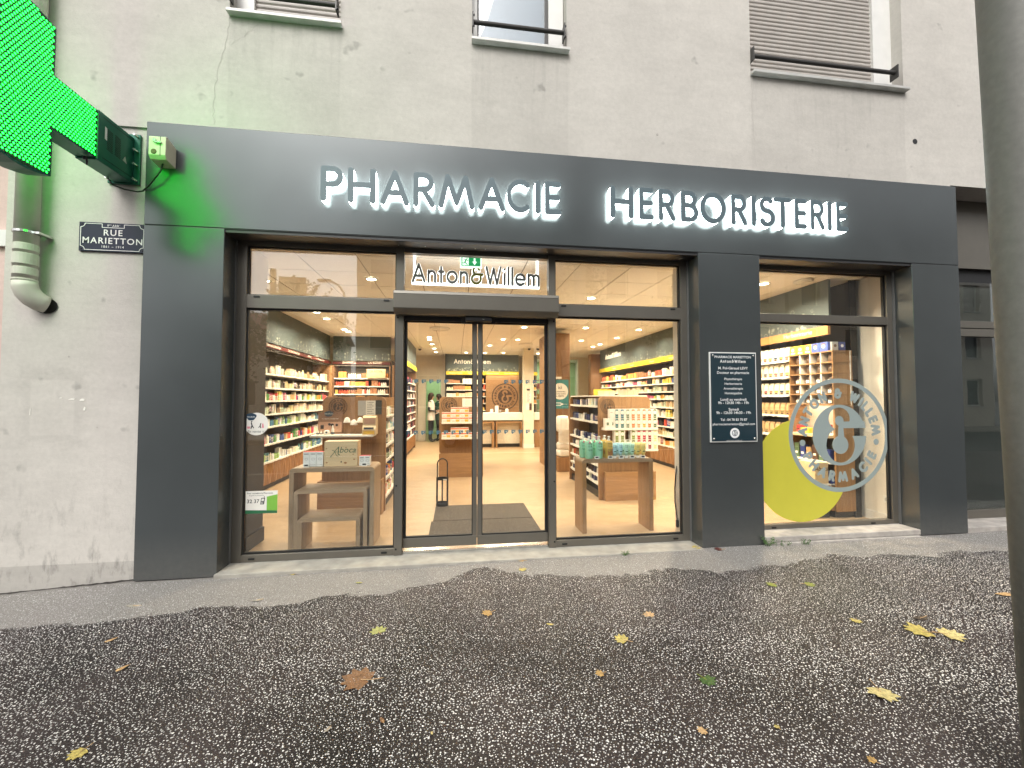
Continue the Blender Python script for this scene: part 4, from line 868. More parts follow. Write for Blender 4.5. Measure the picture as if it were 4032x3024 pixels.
PO = thing('vaccination_poster', 'teal poster with a cream disc and syringe on the wood partition', 'poster', (2.2, 4.59, 1.27))
mat('poster_teal', (.045, .20, .215), .5)
box('sheet', 'poster_teal', PO, 2.03, 2.352, 4.590, 4.598, 1.277, 1.885)
obj('disc', MB().lathe((2.168, 4.587, 1.64), [(.172, 0), (.172, .002)], 40, 'Y'), 'paper', PO)
T = MB()
for txt, s, z, b in (('ici', .095, 1.69, .008), ('le pharmacien', .040, 1.622, .014), ('vaccine contre', .040, 1.575, .014), ('la GRIPPE', .042, 1.525, .014)): put_text(T, txt, s, onY(2.168, z), 4.5855, bold=b)
obj('print', T, 'ink', PO)
v, f = boolean2d([rect(2.04, 1.335, 2.19, 1.405), rect(2.05, 1.347, 2.178, 1.393), rect(2.10, 1.36, 2.106, 1.393), rect(2.13, 1.36, 2.136, 1.393), rect(2.155, 1.36, 2.161, 1.393), rect(2.19, 1.356, 2.235, 1.384), rect(2.235, 1.367, 2.32, 1.373)], lambda s: (0 in s and 1 not in s) or bool(s & {2, 3, 4, 5, 6}))
obj('syringe', MB().add([(x, 4.5885, z) for x, z in v], f), 'white_print', PO)
tag(box('header_card', 'paper', None, 2.03, 2.20, 4.585, 4.598, 1.90, 1.945), 'small white card above the vaccination poster', 'card')
# ceiling fittings
DLT = [(-2.4,1.64),(-1.05,1.39),(-2.39,3.58),(-2.4,4.18),(-2.4,5.42),(-2.39,5.71),(1.41,4.61),(-.65,6.35),(-.67,6.72),(-.66,7.65),(-.65,8.66),(-.65,9.66),(1.17,6.46),(1.55,6.46),(.94,7.74),(.32,9.69),(.93,9.7),(1.54,9.62),(2.71,9.63),(1.98,1.98),(2.71,4.52),(3.93,4.6),(3.93,5.84),(3.2,6.42),(3.94,7.08),(3.92,7.62),(3.59,.41),(3.94,.93),(2.9,1.2),(3.3,1.9),(-.2,3.0),(.9,2.9),(3.9,2.5)]  # two of these, hidden behind the pier, are added to brighten the herb corner
where = lambda x, y: ('near the front' if y < 2.2 else 'midway' if y < 6 else 'towards the back')+(' on the left side' if x < -1.5 else ' over the middle aisle' if x < 2 else ' on the right side')
lamp = bpy.data.lights.new('downlight_beam', 'AREA'); lamp.shape = 'DISK'; lamp.size = .11; lamp.energy = 24; lamp.color = (1., .84, .615); lamp.spread = R(150)
lamp2 = lamp.copy(); lamp2.energy = 40; lamp3 = lamp.copy(); lamp3.energy = 12
tr_ = bpy.data.meshes.new('trim_ring'); mb = MB().lathe((0, 0, 0), [(.058, -.012), (.075, -.012), (.082, 0), (.058, 0)], 24); tr_.from_pydata(mb.v, [], mb.f[:-2]); tr_.materials.append(M['lamp_trim'])
ld = bpy.data.meshes.new('lens'); mb = MB().lathe((0, 0, 0), [(.058, -.007), (.058, -.003)], 24); ld.from_pydata(mb.v, [], mb.f); ld.materials.append(M['lamp_glow'])
for (x, y) in DLT:
    t = thing('downlight', 'round lit ceiling downlight '+where(x, y), 'downlight', (x, y, CZ), 'ceiling downlights '+where(x, y))
    for n_, me in (('trim_ring', tr_), ('lens', ld)):
        o = bpy.data.objects.new(n_, me); COL.objects.link(o); o.parent = t; o.location = (0, 0, -.001); reg(o, (0, 0, 0))
    o = bpy.data.objects.new('downlight_beam', lamp2 if x > 3.5 and y < 1 else lamp3 if y > 9 else lamp); COL.objects.link(o); o.parent = t; o.location = (0, 0, -.03)
def ceiling_disc(x, y, r, label, name, cat):
    t = thing(name, label, cat, (x, y, CZ)); obj('ring', MB().lathe((x, y, CZ), [(r, 0), (r, -.02), (r*.8, -.03), (r*.8, -.02)], 28), 'lamp_trim', t); obj('grille', MB().lathe((x, y, CZ), [(r*.62, -.018), (r*.62, -.030), (r*.3, -.034)], 24), 'shelf_white', t)
ceiling_disc(-.35, 5.0, .22, 'round white air vent in the ceiling above the centre gondola', 'air_vent', 'vent'); ceiling_disc(2.35, 5.45, .22, 'round air vent in the ceiling near the wood partition', 'air_vent', 'vent'); ceiling_disc(1.9, 7.3, .2, 'round air vent near the counter', 'air_vent', 'vent'); ceiling_disc(4.35, .75, .11, 'round ceiling speaker above the side window', 'ceiling_speaker', 'speaker')
for (x, y, lb) in ((2.10, 7.9, 'left dark dome camera in front of the cream column'), (2.36, 7.9, 'right dark dome camera in front of the cream column'), (-1.05, 8.4, 'dark dome camera over the left passage'), (3.15, 8.2, 'dark dome camera right of the partition')):
    t = thing('dome_camera', lb, 'camera', (x, y, CZ)); obj('base', MB().lathe((x, y, CZ-.05), [(.06, 0), (.065, .05)], 18), 'lamp_trim', t); obj('dome', MB().lathe((x, y, CZ-.05), [(.05, 0), (.045, -.03), (.02, -.05)], 18), 'black', t, smooth=True)
ex = thing('exit_sign', 'green emergency exit sign with running figure above the shop name', 'exit sign', (.15, .42, 2.88))
EX = .42
def ey(px, pz): return px, pz
mat('exit_green', (.02, .30, .10), .5, emit=(.02, .42, .13), es=.6); mat('exit_white', (.8, .85, .8), .5, emit=(.85, 1, .9), es=1.0)
box('frame', 'exit_white', ex, .035, .263, EX, EX+.03, 2.868, 2.985); box('panel', 'exit_green', ex, .050, .248, EX-.004, EX-.0005, 2.884, 2.975)
T = MB(); y_ = EX-.006
T.add([(.060, y_, 2.89), (.125, y_, 2.89), (.125, y_, 2.97), (.060, y_, 2.97)], [(0, 1, 2, 3)])
T.add([(.178, y_, 2.965), (.196, y_, 2.965), (.196, y_, 2.93), (.212, y_, 2.93), (.187, y_, 2.892), (.162, y_, 2.93), (.178, y_, 2.93)], [(0, 1, 2, 3, 4, 5, 6)]); obj('white_symbols', T, 'exit_white', ex)
P = []
for a, b, r_ in (((.100, 2.950), (.088, 2.925), .006), ((.088, 2.925), (.100, 2.905), .005), ((.100, 2.905), (.112, 2.896), .004), ((.088, 2.925), (.075, 2.910), .005), ((.075, 2.910), (.064, 2.912), .004), ((.100, 2.948), (.117, 2.938), .0035), ((.100, 2.948), (.080, 2.945), .0035), ((.108, 2.962), (.1085, 2.962), .006)): P.append(capsule(a, b, r_, 4))
v, f = union2d(P); obj('running_figure', MB().add([(x, EX-.007, z) for x, z in v], f), 'exit_green', ex)
AW = thing('hanging_sign', 'lit hanging Anton&Willem letters inside the pane above the entrance', 'sign letters', (.21, .45, 2.68))
w_, gl = text_polys('Anton&Willem', .205, .0135, .022); sc_ = 1.345/w_; xk = -.458; gl2 = text_polys('Anton&Willem', .214, .018, .013)[1]
for k, P in enumerate(gl):
    P = [[(x*sc_, y) for x, y in c] for c in P]; v, f = union2d(P); amp = 'Anton&Willem'[k] == '&'
    P2 = [[(x*sc_, y) for x, y in c] for c in gl2[k]]; v2, f2 = union2d(P2)
    b = obj('letter', plate(MB(), v2, f2, onY(xk-.0045, 2.6875), .475, .440), 'aw_halo', AW); obj('letter_face', plate(MB(), v, f, onY(xk, 2.692), .4395, .430), 'aw_amp' if amp else 'aw_face', b)
box('bar', 'aw_halo', AW, -.462, .892, .470, .500, 2.685, 2.712); box('rod', 'aw_halo', AW, -.448, -.424, .47, .494, 2.712, CZ); box('rod', 'aw_halo', AW, .858, .882, .47, .494, 2.712, CZ)

# ================================================================== SHELVING AND GOODS
GOODS = []; ORD = ['lowest', 'second', 'third', 'fourth', 'fifth', 'sixth', 'seventh', 'eighth', 'ninth']
PAL = {'pale': [(.76,.70,.56),(.70,.62,.46),(.66,.60,.50),(.78,.74,.64),(.55,.42,.24),(.45,.50,.40),(.60,.42,.30),(.30,.20,.10),(.70,.66,.40),(.06,.05,.04)],
       'mix': [(.80,.77,.70),(.78,.75,.68),(.80,.78,.72),(.75,.70,.60),(.62,.10,.06),(.70,.33,.06),(.12,.30,.10),(.05,.10,.28),(.03,.03,.035),(.70,.55,.10),(.55,.12,.20),(.60,.40,.20)],
       'warm': [(.70,.32,.08),(.58,.10,.05),(.76,.66,.48),(.72,.44,.10),(.78,.74,.66),(.42,.20,.10),(.74,.70,.60),(.30,.16,.08)],
       'dark': [(.02,.02,.03),(.03,.04,.09),(.05,.03,.03),(.7,.68,.62),(.30,.05,.08),(.10,.10,.12)],
       'navy': [(.02,.03,.10),(.03,.05,.16),(.72,.70,.66),(.10,.10,.13),(.75,.72,.66)],
       'grey': [(.70,.68,.62),(.20,.20,.22),(.75,.72,.66),(.06,.06,.08)],
       'cool': [(.78,.76,.70),(.08,.18,.32),(.72,.74,.72),(.10,.28,.34),(.80,.76,.66),(.30,.45,.15)]}
def colname(c):
    r, g_, b = c; m_ = max(c)
    if m_ < .13: return 'dark'
    if min(c) > .42: return 'white'
    if b >= r and b >= g_: return 'blue'
    if g_ > r*1.15: return 'green'
    if g_ > .68*r and r > .4: return 'yellow'
    if g_ < .38*r: return 'red'
    return 'orange' if r > .55 else 'brown'
def fill(unit, axis, front, inward, a0, a1, z, hmax, pal, wmin=.035, wmax=.07, hmin=.45, bottle=.4, gap=.22, rows=2):
    a = a0
    while a < a1-wmin:
        c = random.choice(PAL[pal]); w = random.uniform(wmin, wmax); h = hmax*random.uniform(hmin, 1.); isb = random.random() < bottle; n = random.choice((1, 2, 3, 4))
        if random.random() < gap: a += random.uniform(.02, .1)
        for k in range(n):
            if a+w > a1: break
            cc = tuple(min(.85, max(.01, v*random.uniform(.93, 1.07))) for v in c)
            d_ = min(w*1., .06) if isb else random.uniform(.04, .08); f_ = front+inward*(.012+random.uniform(0, .035)+d_/2)
            ctr = (f_, a+w/2) if axis == 'X' else (a+w/2, f_)
            s = (d_, w) if axis == 'X' else (w, d_)
            GOODS.append(dict(kind='bottle' if isb else 'carton', p=(ctr[0], ctr[1], z), s=(s[0]*.96, s[1]*.96, h), c=cc, unit=unit)); a += w+.002
        a += random.uniform(0, .008)
def zigzag(name, parent, axis, front, sgn, a0, a1, z0, z1):
    # facets of a folded wood front: triangles proud of the plane
    mb = MB(); w = .115; n = max(2, int((a1-a0)/w)); w = (a1-a0)/n
    def P(a, z, d_): return (front+sgn*d_, a, z) if axis == 'X' else (a, front+sgn*d_, z)
    for k in range(n):
        a, b = a0+k*w, a0+(k+1)*w; up_ = k % 2; e = .022
        q_ = [P(a, z0, e if up_ else 0), P(b, z0, 0 if up_ else e), P(b, z1, e if up_ else 0), P(a, z1, 0 if up_ else e)]
        mb.add(q_, [(0, 1, 2), (0, 2, 3)] if up_ else [(0, 1, 3), (1, 2, 3)])
        mb.add([P(a, z0, 0), P(b, z0, 0), P(b, z1, 0), P(a, z1, 0)], [(0, 3, 2, 1)]) if False else None
    return obj(name, mb, 'zigzag', parent)
def tags(parent, axis, front, sgn, a0, a1, z, dens=.6):
    mb = MB(); a = a0+.02
    def bx3(u0, u1, d0, d1, z0_, z1_): return mb.box(*(sorted((front+sgn*d0, front+sgn*d1))+[u0, u1] if axis == 'X' else [u0, u1]+sorted((front+sgn*d0, front+sgn*d1))), z0_, z1_)
    while a < a1-.05:
        if random.random() < dens: bx3(a, a+.036, .002, .006, z-.030, z-.001)
        a += random.choice((.042, .042, .05, .075))
    if mb.v:
        o = obj('price_tags', mb, 'tag_white', parent); o['kind'] = 'stuff'
def wall_unit(name, label, axis, front, sgn, a0, a1, shelves, depth, pel, pel_txt, pal, fillkw={}, base=True, header=True, cat='shelving', topz=2.40, pals=None):
    """sgn: direction the goods face along the axis (the front normal)"""
    mid = (a0+a1)/2; root = thing(name, label, cat, (front, mid, FZ) if axis == 'X' else (mid, front, FZ))
    def B(nm, m, d0, d1, u0, u1, z0, z1, par=root, bev=0.):
        lo, hi = sorted((front-sgn*d0, front-sgn*d1))
        return box(nm, m, par, lo, hi, u0, u1, z0, z1, bev) if axis == 'X' else box(nm, m, par, u0, u1, lo, hi, z0, z1, bev)
    zb = shelves[0]
    B('back_panel', 'back_dark', depth-.02, depth, a0, a1, .1, 2.40)
    B('side_panel', 'walnut', 0, depth-.021, a0-.03, a0-.001, FZ, 2.29); B('side_panel', 'walnut', 0, depth-.021, a1+.001, a1+.03, FZ, 2.29)
    B('plinth', 'plinth', .05, depth-.025, a0, a1, FZ, .10)
    if base: B('base_body', 'zigzag', .02, depth-.025, a0, a1, .101, zb-.03); zigzag('base_front', root, axis, front-sgn*.02, sgn, a0, a1, .105, zb-.03)
    for k, z in enumerate(shelves):
        s = B('shelf', 'shelf_white', 0, depth-.022, a0, a1, z-.026, z); tags(s, axis, front, sgn, a0, a1, z)
        nz = shelves[k+1]-.03 if k+1 < len(shelves) else 2.26
        fill(f"{ORD[k]} shelf from the bottom of the {name.replace('_', ' ')}", axis, front, -sgn, a0+.02, a1-.02, z+.0005, min(nz-z-.02, .165), (pals[k % len(pals)] if pals else pal), **fillkw)
    p = B('pelmet', pel, -.03, .0, a0-.03, a1+.03, 2.29+(.02 if pel == 'pelmet_red' else 0), topz-(.03 if pel == 'pelmet_red' else 0)); B('pelmet_soffit', 'back_dark', .0, .06, a0, a1, 2.27, 2.289)
    if pel_txt:
        T = MB()
        for (u, txt, s) in pel_txt:
            if axis == 'X': mp = (lambda uu: (lambda x, y, dd: (dd, uu-sgn*x*-1 if sgn > 0 else uu-x, 2.322+y)))(u)
            else: mp = onY(u, 2.322)
            v, f = text_mesh(txt, s); 
            if axis == 'X': T.add([(front+sgn*.032, u+sgn*q_[0], 2.325+q_[1]) for q_ in v], f)
            else: T.add([(u+q_[0], front+sgn*.032, 2.325+q_[1]) for q_ in v], f)
        obj('pelmet_lettering', T, 'pelmet_print', p)
    if header:
        h = B('header_panel', 'header', .0, .03, a0-.03, a1+.03, topz+.001, CZ+.003)
        mb = MB()                                    # printed flowers and honeycomb along the foot of the panel
        def Q(u, z): return (front+sgn*.0012, u, z) if axis == 'X' else (u, front+sgn*.0012, z)
        for k in range(int((a1-a0)*26)):
            u = random.uniform(a0, a1); z = topz+.01+abs(random.gauss(0, .09)); r_ = random.uniform(.008, .026); n = random.choice((5, 6))
            if random.random() < .35:
                for j in range(6): t0 = j*math.pi/3; t1 = t0+math.pi/3; mb.add([Q(u+r_*math.cos(t0), z+r_*math.sin(t0)), Q(u+r_*math.cos(t1), z+r_*math.sin(t1)), Q(u+r_*.8*math.cos(t1), z+r_*.8*math.sin(t1)), Q(u+r_*.8*math.cos(t0), z+r_*.8*math.sin(t0))], [(0, 1, 2, 3)])
            else:
                for j in range(n): t0 = j*2*math.pi/n; c, s_ = math.cos(t0), math.sin(t0); mb.add([Q(u, z), Q(u+r_*.6*c-r_*.25*s_, z+r_*.6*s_+r_*.25*c), Q(u+r_*c, z+r_*s_), Q(u+r_*.6*c+r_*.25*s_, z+r_*.6*s_-r_*.25*c)], [(0, 1, 2, 3)])
                mb.add([Q(u-.001, topz+.002), Q(u+.001, topz+.002), Q(u+.001, z), Q(u-.001, z)], [(0, 1, 2, 3)])
        o = obj('flower_print', mb, 'header_flower', h); o['kind'] = 'stuff'
    return root
LS = [.470, .757, 1.037, 1.242, 1.461, 1.672, 1.90]
wall_unit('left_wall_shelving', 'long shelving along the left wall under a dark red pelmet', 'X', -3.0, 1, .9, 6.46, LS, .40, 'pelmet_red', [(2.9, 'Bébé', .07), (3.35, 'Dermo-cosmétique', .07), (4.2, 'Dermo-cosmétique', .07), (5.0, 'Dermo', .07), (5.7, 'Dermo-cosmétique', .07)], 'pale', dict(hmin=.5, bottle=.6, wmin=.026, wmax=.05), pals=['cool', 'mix', 'cool', 'pale', 'mix', 'pale', 'pale'])
wall_unit('rear_left_shelving', 'shelving under dark red brand pelmets at the rear left', 'Y', 6.5, -1, -2.90, -1.62, [.47, .75, 1.0, 1.2, 1.42, 1.60, 1.79, 1.98], .35, 'pelmet_red', [(-2.55, 'BIARRITZ', .075), (-1.95, 'LA ROSÉE', .075)], 'warm', dict(hmin=.6))
tag(box('poster_card', 'pine', None, -2.14, -1.70, 6.46, 6.488, 1.985, 2.20), 'cream LA ROSÉE card on the rear left shelving', 'card')
v, f = text_mesh('LA ROSÉE', .07); obj('print', MB().add([(-1.92+p[0], 6.4585, 2.12+p[1]) for p in v], f), 'ink_brown', bpy.data.objects['poster_card'])
wall_unit('passage_shelving', 'dark stocked shelving along the left of the rear passage', 'X', -1.2, 1, 6.4, 8.8, [.47, .68, .9, 1.1, 1.3, 1.5, 1.7, 1.9], .35, 'pelmet_yellow', None, 'dark', dict(hmin=.7, bottle=.3))
RSZ = [.474, .68, .887, 1.094, 1.301, 1.486, 1.645, 1.82, 2.0]
wall_unit('right_wall_shelving', 'long shelving along the right wall under a yellow pelmet', 'X', 4.5, -1, 2.55, 8.6, RSZ, .5, 'pelmet_yellow', [(3.3, 'Orthopédie', .06), (4.2, 'Circulation', .06), (5.1, 'Digestion', .06), (6.2, 'Nutrition', .06), (7.4, 'Vitamines', .06)], 'mix', dict(hmin=.5, bottle=.25, wmin=.032, wmax=.065), pals=['warm', 'pale', 'mix', 'mix', 'pale', 'mix', 'pale', 'mix', 'warm'])
T = MB()
w_, gl = text_polys('Anton&Willem', .15, .011, .016)
for P in gl: v, f = union2d(P); plate(T, v, f, lambda u, z, dd: (dd, 8.15-u, 2.66+z), 4.499, 4.485)
obj('header_lettering', T, 'pelmet_print', bpy.data.objects['right_wall_shelving'])
tag(box('end_post', 'walnut', None, 4.2, 4.62, 8.66, 8.9, FZ, 2.88), 'tall brown wood post at the far end of the right shelving', 'post')
tag(box('corner_post', 'oak', None, -3.0, -2.935, 6.47, 6.62, FZ, 2.28), 'wood corner post left of the rear left shelving', 'post')
# rear unit behind the counter
RU = thing('rear_wall_unit', 'rear wall unit with green header, shelves and wood emblem panel behind the counter', 'shelving', (.9, 10.3, FZ))
box('header_panel', 'header', RU, -.335, 2.15, 10.28, 10.32, 2.401, CZ+.003); pz = box('pelmet', 'pelmet_yellow', RU, -.335, 2.15, 10.22, 10.32, 2.29, 2.40); box('side_panel', 'black', RU, -.365, -.336, 10.2, 10.62, FZ, CZ+.003)
T = MB(); 
for P in gl: v, f = union2d(P); plate(T, [(x*1.06, y*1.06) for x, y in v], f, onY(-.075, 2.665), 10.279, 10.268)
obj('header_lettering', T, 'pelmet_print', RU)
T = MB()
for k in range(4): put_text(T, 'Médication familiale', .055, onY(.0+k*.62, 2.325), 10.2185)
obj('pelmet_lettering', T, 'pelmet_print', pz)
mb = MB()
for k in range(90):
    u = random.uniform(-.3, 2.1); z = 2.41+abs(random.gauss(0, .055+.05*(u > 1.4))); r_ = random.uniform(.012, .03)
    for j in range(5): t0 = j*2*math.pi/5; c, s_ = math.cos(t0), math.sin(t0); mb.add([(u, 10.2785, z), (u+r_*.6*c-r_*.3*s_, 10.2785, z+r_*.6*s_+r_*.3*c), (u+r_*c, 10.2785, z+r_*s_), (u+r_*.6*c+r_*.3*s_, 10.2785, z+r_*.6*s_-r_*.3*c)], [(0, 1, 2, 3)])
o = obj('flower_print', mb, 'header_flower', RU); o['kind'] = 'stuff'
box('back_panel', 'back_dark', RU, -.335, 1.02, 10.58, 10.6, FZ, 2.29); box('base_body', 'walnut', RU, -.335, 1.02, 10.26, 10.579, FZ, .5)
for z in (.52, .8, 1.08, 1.32, 1.56, 1.78, 2.0):
    s = box('shelf', 'shelf_white', RU, -.335, 1.015, 10.24, 10.579, z-.025, z); tags(s, 'Y', 10.24, -1, -.33, 1.0, z, .8)
    fill('rear wall unit behind the counter', 'Y', 10.24, 1, -.32, 1.0, z+.0005, .17, 'warm', wmin=.06, wmax=.12, bottle=.1, hmin=.5)
ep = box('emblem_panel', 'oak_h', RU, 1.02, 2.15, 10.25, 10.6, FZ, 2.29); obj('emblem', logo(MB(), onY(1.668, 1.548), .455, 10.2495, 10.244), 'ink_brown', ep)
sk_ = thing('rear_right_shelving', 'distant shelf unit with a yellow pelmet right of the cream column', 'shelving', (2.6, 10.3, FZ)); box('header_panel', 'header', sk_, 2.40, 2.80, 10.28, 10.32, 2.401, CZ); box('pelmet', 'pelmet_yellow', sk_, 2.40, 2.80, 10.22, 10.32, 2.29, 2.40); box('back_panel', 'back_dark', sk_, 2.4, 2.8, 10.58, 10.6, FZ, 2.29)
for z in (1.32, 1.56, 1.78, 2.0): box('shelf', 'shelf_white', sk_, 2.40, 2.80, 10.24, 10.579, z-.025, z); fill('shelf unit right of the cream column', 'Y', 10.24, 1, 2.42, 2.79, z+.0005, .17, 'warm', wmin=.06, wmax=.12, bottle=.1)
# counters
CT = thing('counter', 'white topped sales counter on wooden frame legs', 'counter', (1.3, 8.6, FZ))
box('top_box', 'shelf_white', CT, .25, 1.99, 8.4, 8.95, .835, 1.053, bevel=.006); box('shadow_gap', 'black', CT, .27, 1.98, 8.43, 8.93, .80, .834)
for a, b in ((.28, 1.12), (1.18, 1.975)):
    f_ = obj('leg_frame', MB().box(a, a+.05, 8.41, 8.9, FZ, .799).box(b-.05, b, 8.41, 8.9, FZ, .799).box(a+.05, b-.05, 8.41, 8.9, .755, .799), 'oak', CT)
    box('recess_panel', 'wall_cream', f_, a+.051, b-.051, 8.62, 8.66, .12, .755); box('toe_kick', 'plinth', f_, a+.051, b-.051, 8.6, 8.64, FZ, .12)
C2 = thing('second_counter', 'second counter partly hidden by the wood partition', 'counter', (2.7, 8.6, FZ)); box('top_box', 'shelf_white', C2, 2.33, 3.3, 8.4, 8.95, .835, 1.053, bevel=.006); box('front', 'oak', C2, 2.36, 3.25, 8.46, 8.9, FZ, .834)
for (x, w, h, m_, nm, lb, ct) in ((1.02, .12, .02, 'paper', 'leaflet_pile', 'pile of white leaflets on the counter', 'leaflets'), (1.06, .09, .12, 'paper', 'display_card', 'small white display card on the counter', 'card'), (1.21, .12, .22, 'vinyl_teal', 'counter_display', 'blue product display standing on the counter', 'display'), (1.31, .09, .09, 'black', 'card_terminal', 'black card terminal on the counter', 'card terminal'), (1.52, .09, .13, 'paper', 'display_stand', 'pale display stand on the counter right of the terminal', 'display')):
    t = thing(nm, lb, ct, (x, 8.5, 1.053)); dy = .12 if nm == 'leaflet_pile' else 0.; box('body', m_, t, x-w/2, x+w/2, 8.46+dy, 8.53+dy, 1.054, 1.054+h*.8, bevel=.004); obj('top_face', MB().prism([(8.455+dy, 1.055), (8.459+dy, 1.055), (8.459+dy, 1.05+h), (8.455+dy, 1.05+h*.9)], 'X', x-w/2+.008, x+w/2-.008), 'tag_white' if m_ != 'black' else 'steel', t)

# ================================================================== GONDOLAS
def rounded_panel(x0, x1, z0, z1, r): 
    return [(x0, z0), (x1, z0)]+arc(x1-r, z1-r, r, r, 0, 90, 6)+arc(x0+r, z1-r, r, r, 90, 180, 6)
def gondola(label, x0, x1, yp, zt, base_y, base_z, ylen, bx0, bx1, lg):
    t = thing('gondola', label, 'gondola', ((x0+x1)/2, yp, FZ))
    e = obj('end_panel', MB().prism(rounded_panel(x0, x1, FZ, zt, .07), 'Y', yp, yp+.035), 'oak', t, bevel=.003)
    obj('emblem', logo(MB(), onY(x0+lg[0], lg[1]), lg[2], yp-.0003, yp-.0022), 'ink_brown', e)
    b = MB(); b.box(bx0, bx1, base_y, base_y+.02, FZ, base_z).box(bx0, bx0+.02, base_y+.02, yp-.001, FZ, base_z).box(bx1-.02, bx1, base_y+.02, yp-.001, FZ, base_z).box(bx0+.02, bx1-.02, base_y+.02, yp-.001, FZ, base_z-.03)
    obj('base_box', b, 'oak_h', t, bevel=.002)
    if ylen:
        obj('far_end_panel', MB().prism(rounded_panel(x0, x1, FZ, zt, .07), 'Y', yp+ylen-.035, yp+ylen), 'oak', t); box('spine', 'back_dark', t, (x0+x1)/2-.02, (x0+x1)/2+.02, yp+.036, yp+ylen-.036, FZ, zt-.05); box('plinth', 'plinth', t, x0+.04, x1-.04, yp+.036, yp+ylen-.036, FZ, .12)
    return t
g1 = gondola('oak gondola with emblem end panel behind the nested tables', -1.71, -.915, 1.75, 1.516, 1.58, .456, 2.1, -1.71, -.93, (.19, 1.385, .115))
for k, z in enumerate((.18, .42, .66, .86, 1.06, 1.26)):
    s = box('side_shelf', 'shelf_white', g1, -1.295, -.93, 1.79, 3.81, z-.025, z); tags(s, 'X', -.93, 1, 1.8, 3.8, z); fill(f'{ORD[k]} side shelf of the gondola behind the nested tables', 'X', -.93, -1, 1.81, 3.8, z+.0005, .15, ['mix', 'mix', 'pale', 'mix', 'cool', 'pale'][k])
box('top_shelf', 'shelf_white', g1, -1.785, -1.035, 1.50, 1.749, 1.012, 1.034, bevel=.002)
g2 = gondola('oak gondola with orange cartons in the middle of the shop', -.315, .52, 4.18, 1.52, 3.95, .46, 1.5, -.31, .51, (.185, 1.36, .15))
for z in (.755, 1.045): s = box('front_shelf', 'shelf_white', g2, -.265, .50, 3.95, 4.179, z-.028, z)
box('notice', 'paper', g2, .12, .45, 4.170, 4.178, 1.33, 1.49)
g3 = gondola('oak gondola with emblem end panel behind the right display table', 2.062, 2.86, 1.93, 1.518, 1.845, .43, 1.6, 2.13, 2.895, (.14, 1.375, .108))
for z, a in ((1.068, 2.105), (.762, 2.195)): s = box('front_shelf', 'shelf_white', g3, a, 2.905, 1.78, 1.929, z-.03, z, bevel=.002)
for k, z in enumerate((.25, .35+.02, .515, .68, .845, 1.145, 1.385)):
    s = box('side_shelf', 'shelf_white', g3, 2.075, 2.435, 1.97, 3.49, z-.025, z); tags(s, 'X', 2.075, -1, 1.98, 3.48, z, .9)
    fill(f'{ORD[k]} side shelf of the right gondola', 'X', 2.075, 1, 1.98, 3.48, z+.0005, .085 if z < .6 else .11, ['navy', 'dark', 'warm', 'grey', 'navy', 'navy', 'navy'][k], bottle=.3, wmin=.03, wmax=.05, hmin=.75)
box('top_shelf', 'shelf_white', g3, 2.09, 2.84, 1.99, 3.5, 1.522, 1.54)
fill('top of the gondola behind the right display table', 'Y', 2.0, 1, 2.1, 2.8, 1.541, .10, 'pale', wmin=.06, wmax=.1, bottle=.0)

def carton(label, x0, x1, y0, y1, z0, z1, body, faces, name='carton', cat='carton', group=None):
    t = thing(name, label, cat, ((x0+x1)/2, (y0+y1)/2, z0), group); box('box', body, t, x0, x1, y0, y1, z0, z1, bevel=.0015)
    for (nm, m_, mbuild) in faces: obj(nm, mbuild, m_, t)
    return t
def flat(P, y): return MB().add([(x, y, z) for x, z in P], [tuple(range(len(P)))])
def M_(name, c, r=.5):
    if name not in M: mat(name, c, r, vary=.03)
    return name
# orange cartons on the middle gondola
M_('carton_orange', (.72, .13, .05)); M_('carton_gold', (.75, .45, .06))
w = .168; k = 0
def orange(x, z, row):
    carton(f'white and orange medicine carton, {row} of the middle gondola', x, x+w-.004, 3.96, 4.05, z, z+.092, 'paper', [('red_band', 'carton_orange', flat(rect(x+.002, z+.064, x+w-.006, z+.085), 3.9585)), ('gold_panel', 'carton_gold', flat(rect(x+.09, z+.008, x+w-.012, z+.05), 3.9585)), ('print', 'ink_brown', flat(rect(x+.02, z+.02, x+.075, z+.026), 3.9585))], group=f'orange cartons, {row} of the middle gondola')
for c in range(4):
    if c < 4: orange(-.262+c*w, 1.0455, 'bottom row on the upper shelf')
for c in range(4): orange(-.262+c*w, 1.1385, 'middle row on the upper shelf')
for c in range(1, 3): orange(-.262+c*w, 1.2315, 'top row on the upper shelf')
for c in range(4): orange(-.262+c*w, .7555, 'bottom row on the lower shelf')
for c in range(1, 3): orange(-.262+c*w, .8485, 'top row on the lower shelf')
# cream cartons with coloured bands on the right gondola
tones = {'teal': (.03, .16, .19), 'blue': (.04, .14, .22), 'sage': (.17, .22, .15), 'orange': (.60, .17, .04), 'salmon': (.62, .26, .12), 'gold': (.52, .34, .06), 'rust': (.52, .13, .03), 'moss': (.10, .16, .08), 'green': (.20, .26, .03), 'red': (.45, .02, .03), 'crimson': (.42, .03, .06), 'plum': (.28, .03, .06), 'cream': (.72, .62, .32), 'olive': (.16, .22, .03)}
for kx, cc in tones.items(): M_('band_'+kx, cc)
rows = [(1.0685, 'lower row on the upper shelf', ['teal', 'teal', 'sage', 'orange', 'salmon', 'gold', 'rust', 'moss'], .136), (1.2055, 'upper row on the upper shelf', ['teal', 'blue', 'sage', 'orange', 'salmon', 'orange', 'rust', 'moss'], .136),
        (.7625, 'lower row on the lower shelf', ['green', 'green', 'moss', 'olive', 'red', 'crimson', 'plum', 'cream'], .136), (.8995, 'upper row on the lower shelf', ['green', 'olive', None, 'green', 'red', 'crimson', 'plum', 'cream'], .136)]
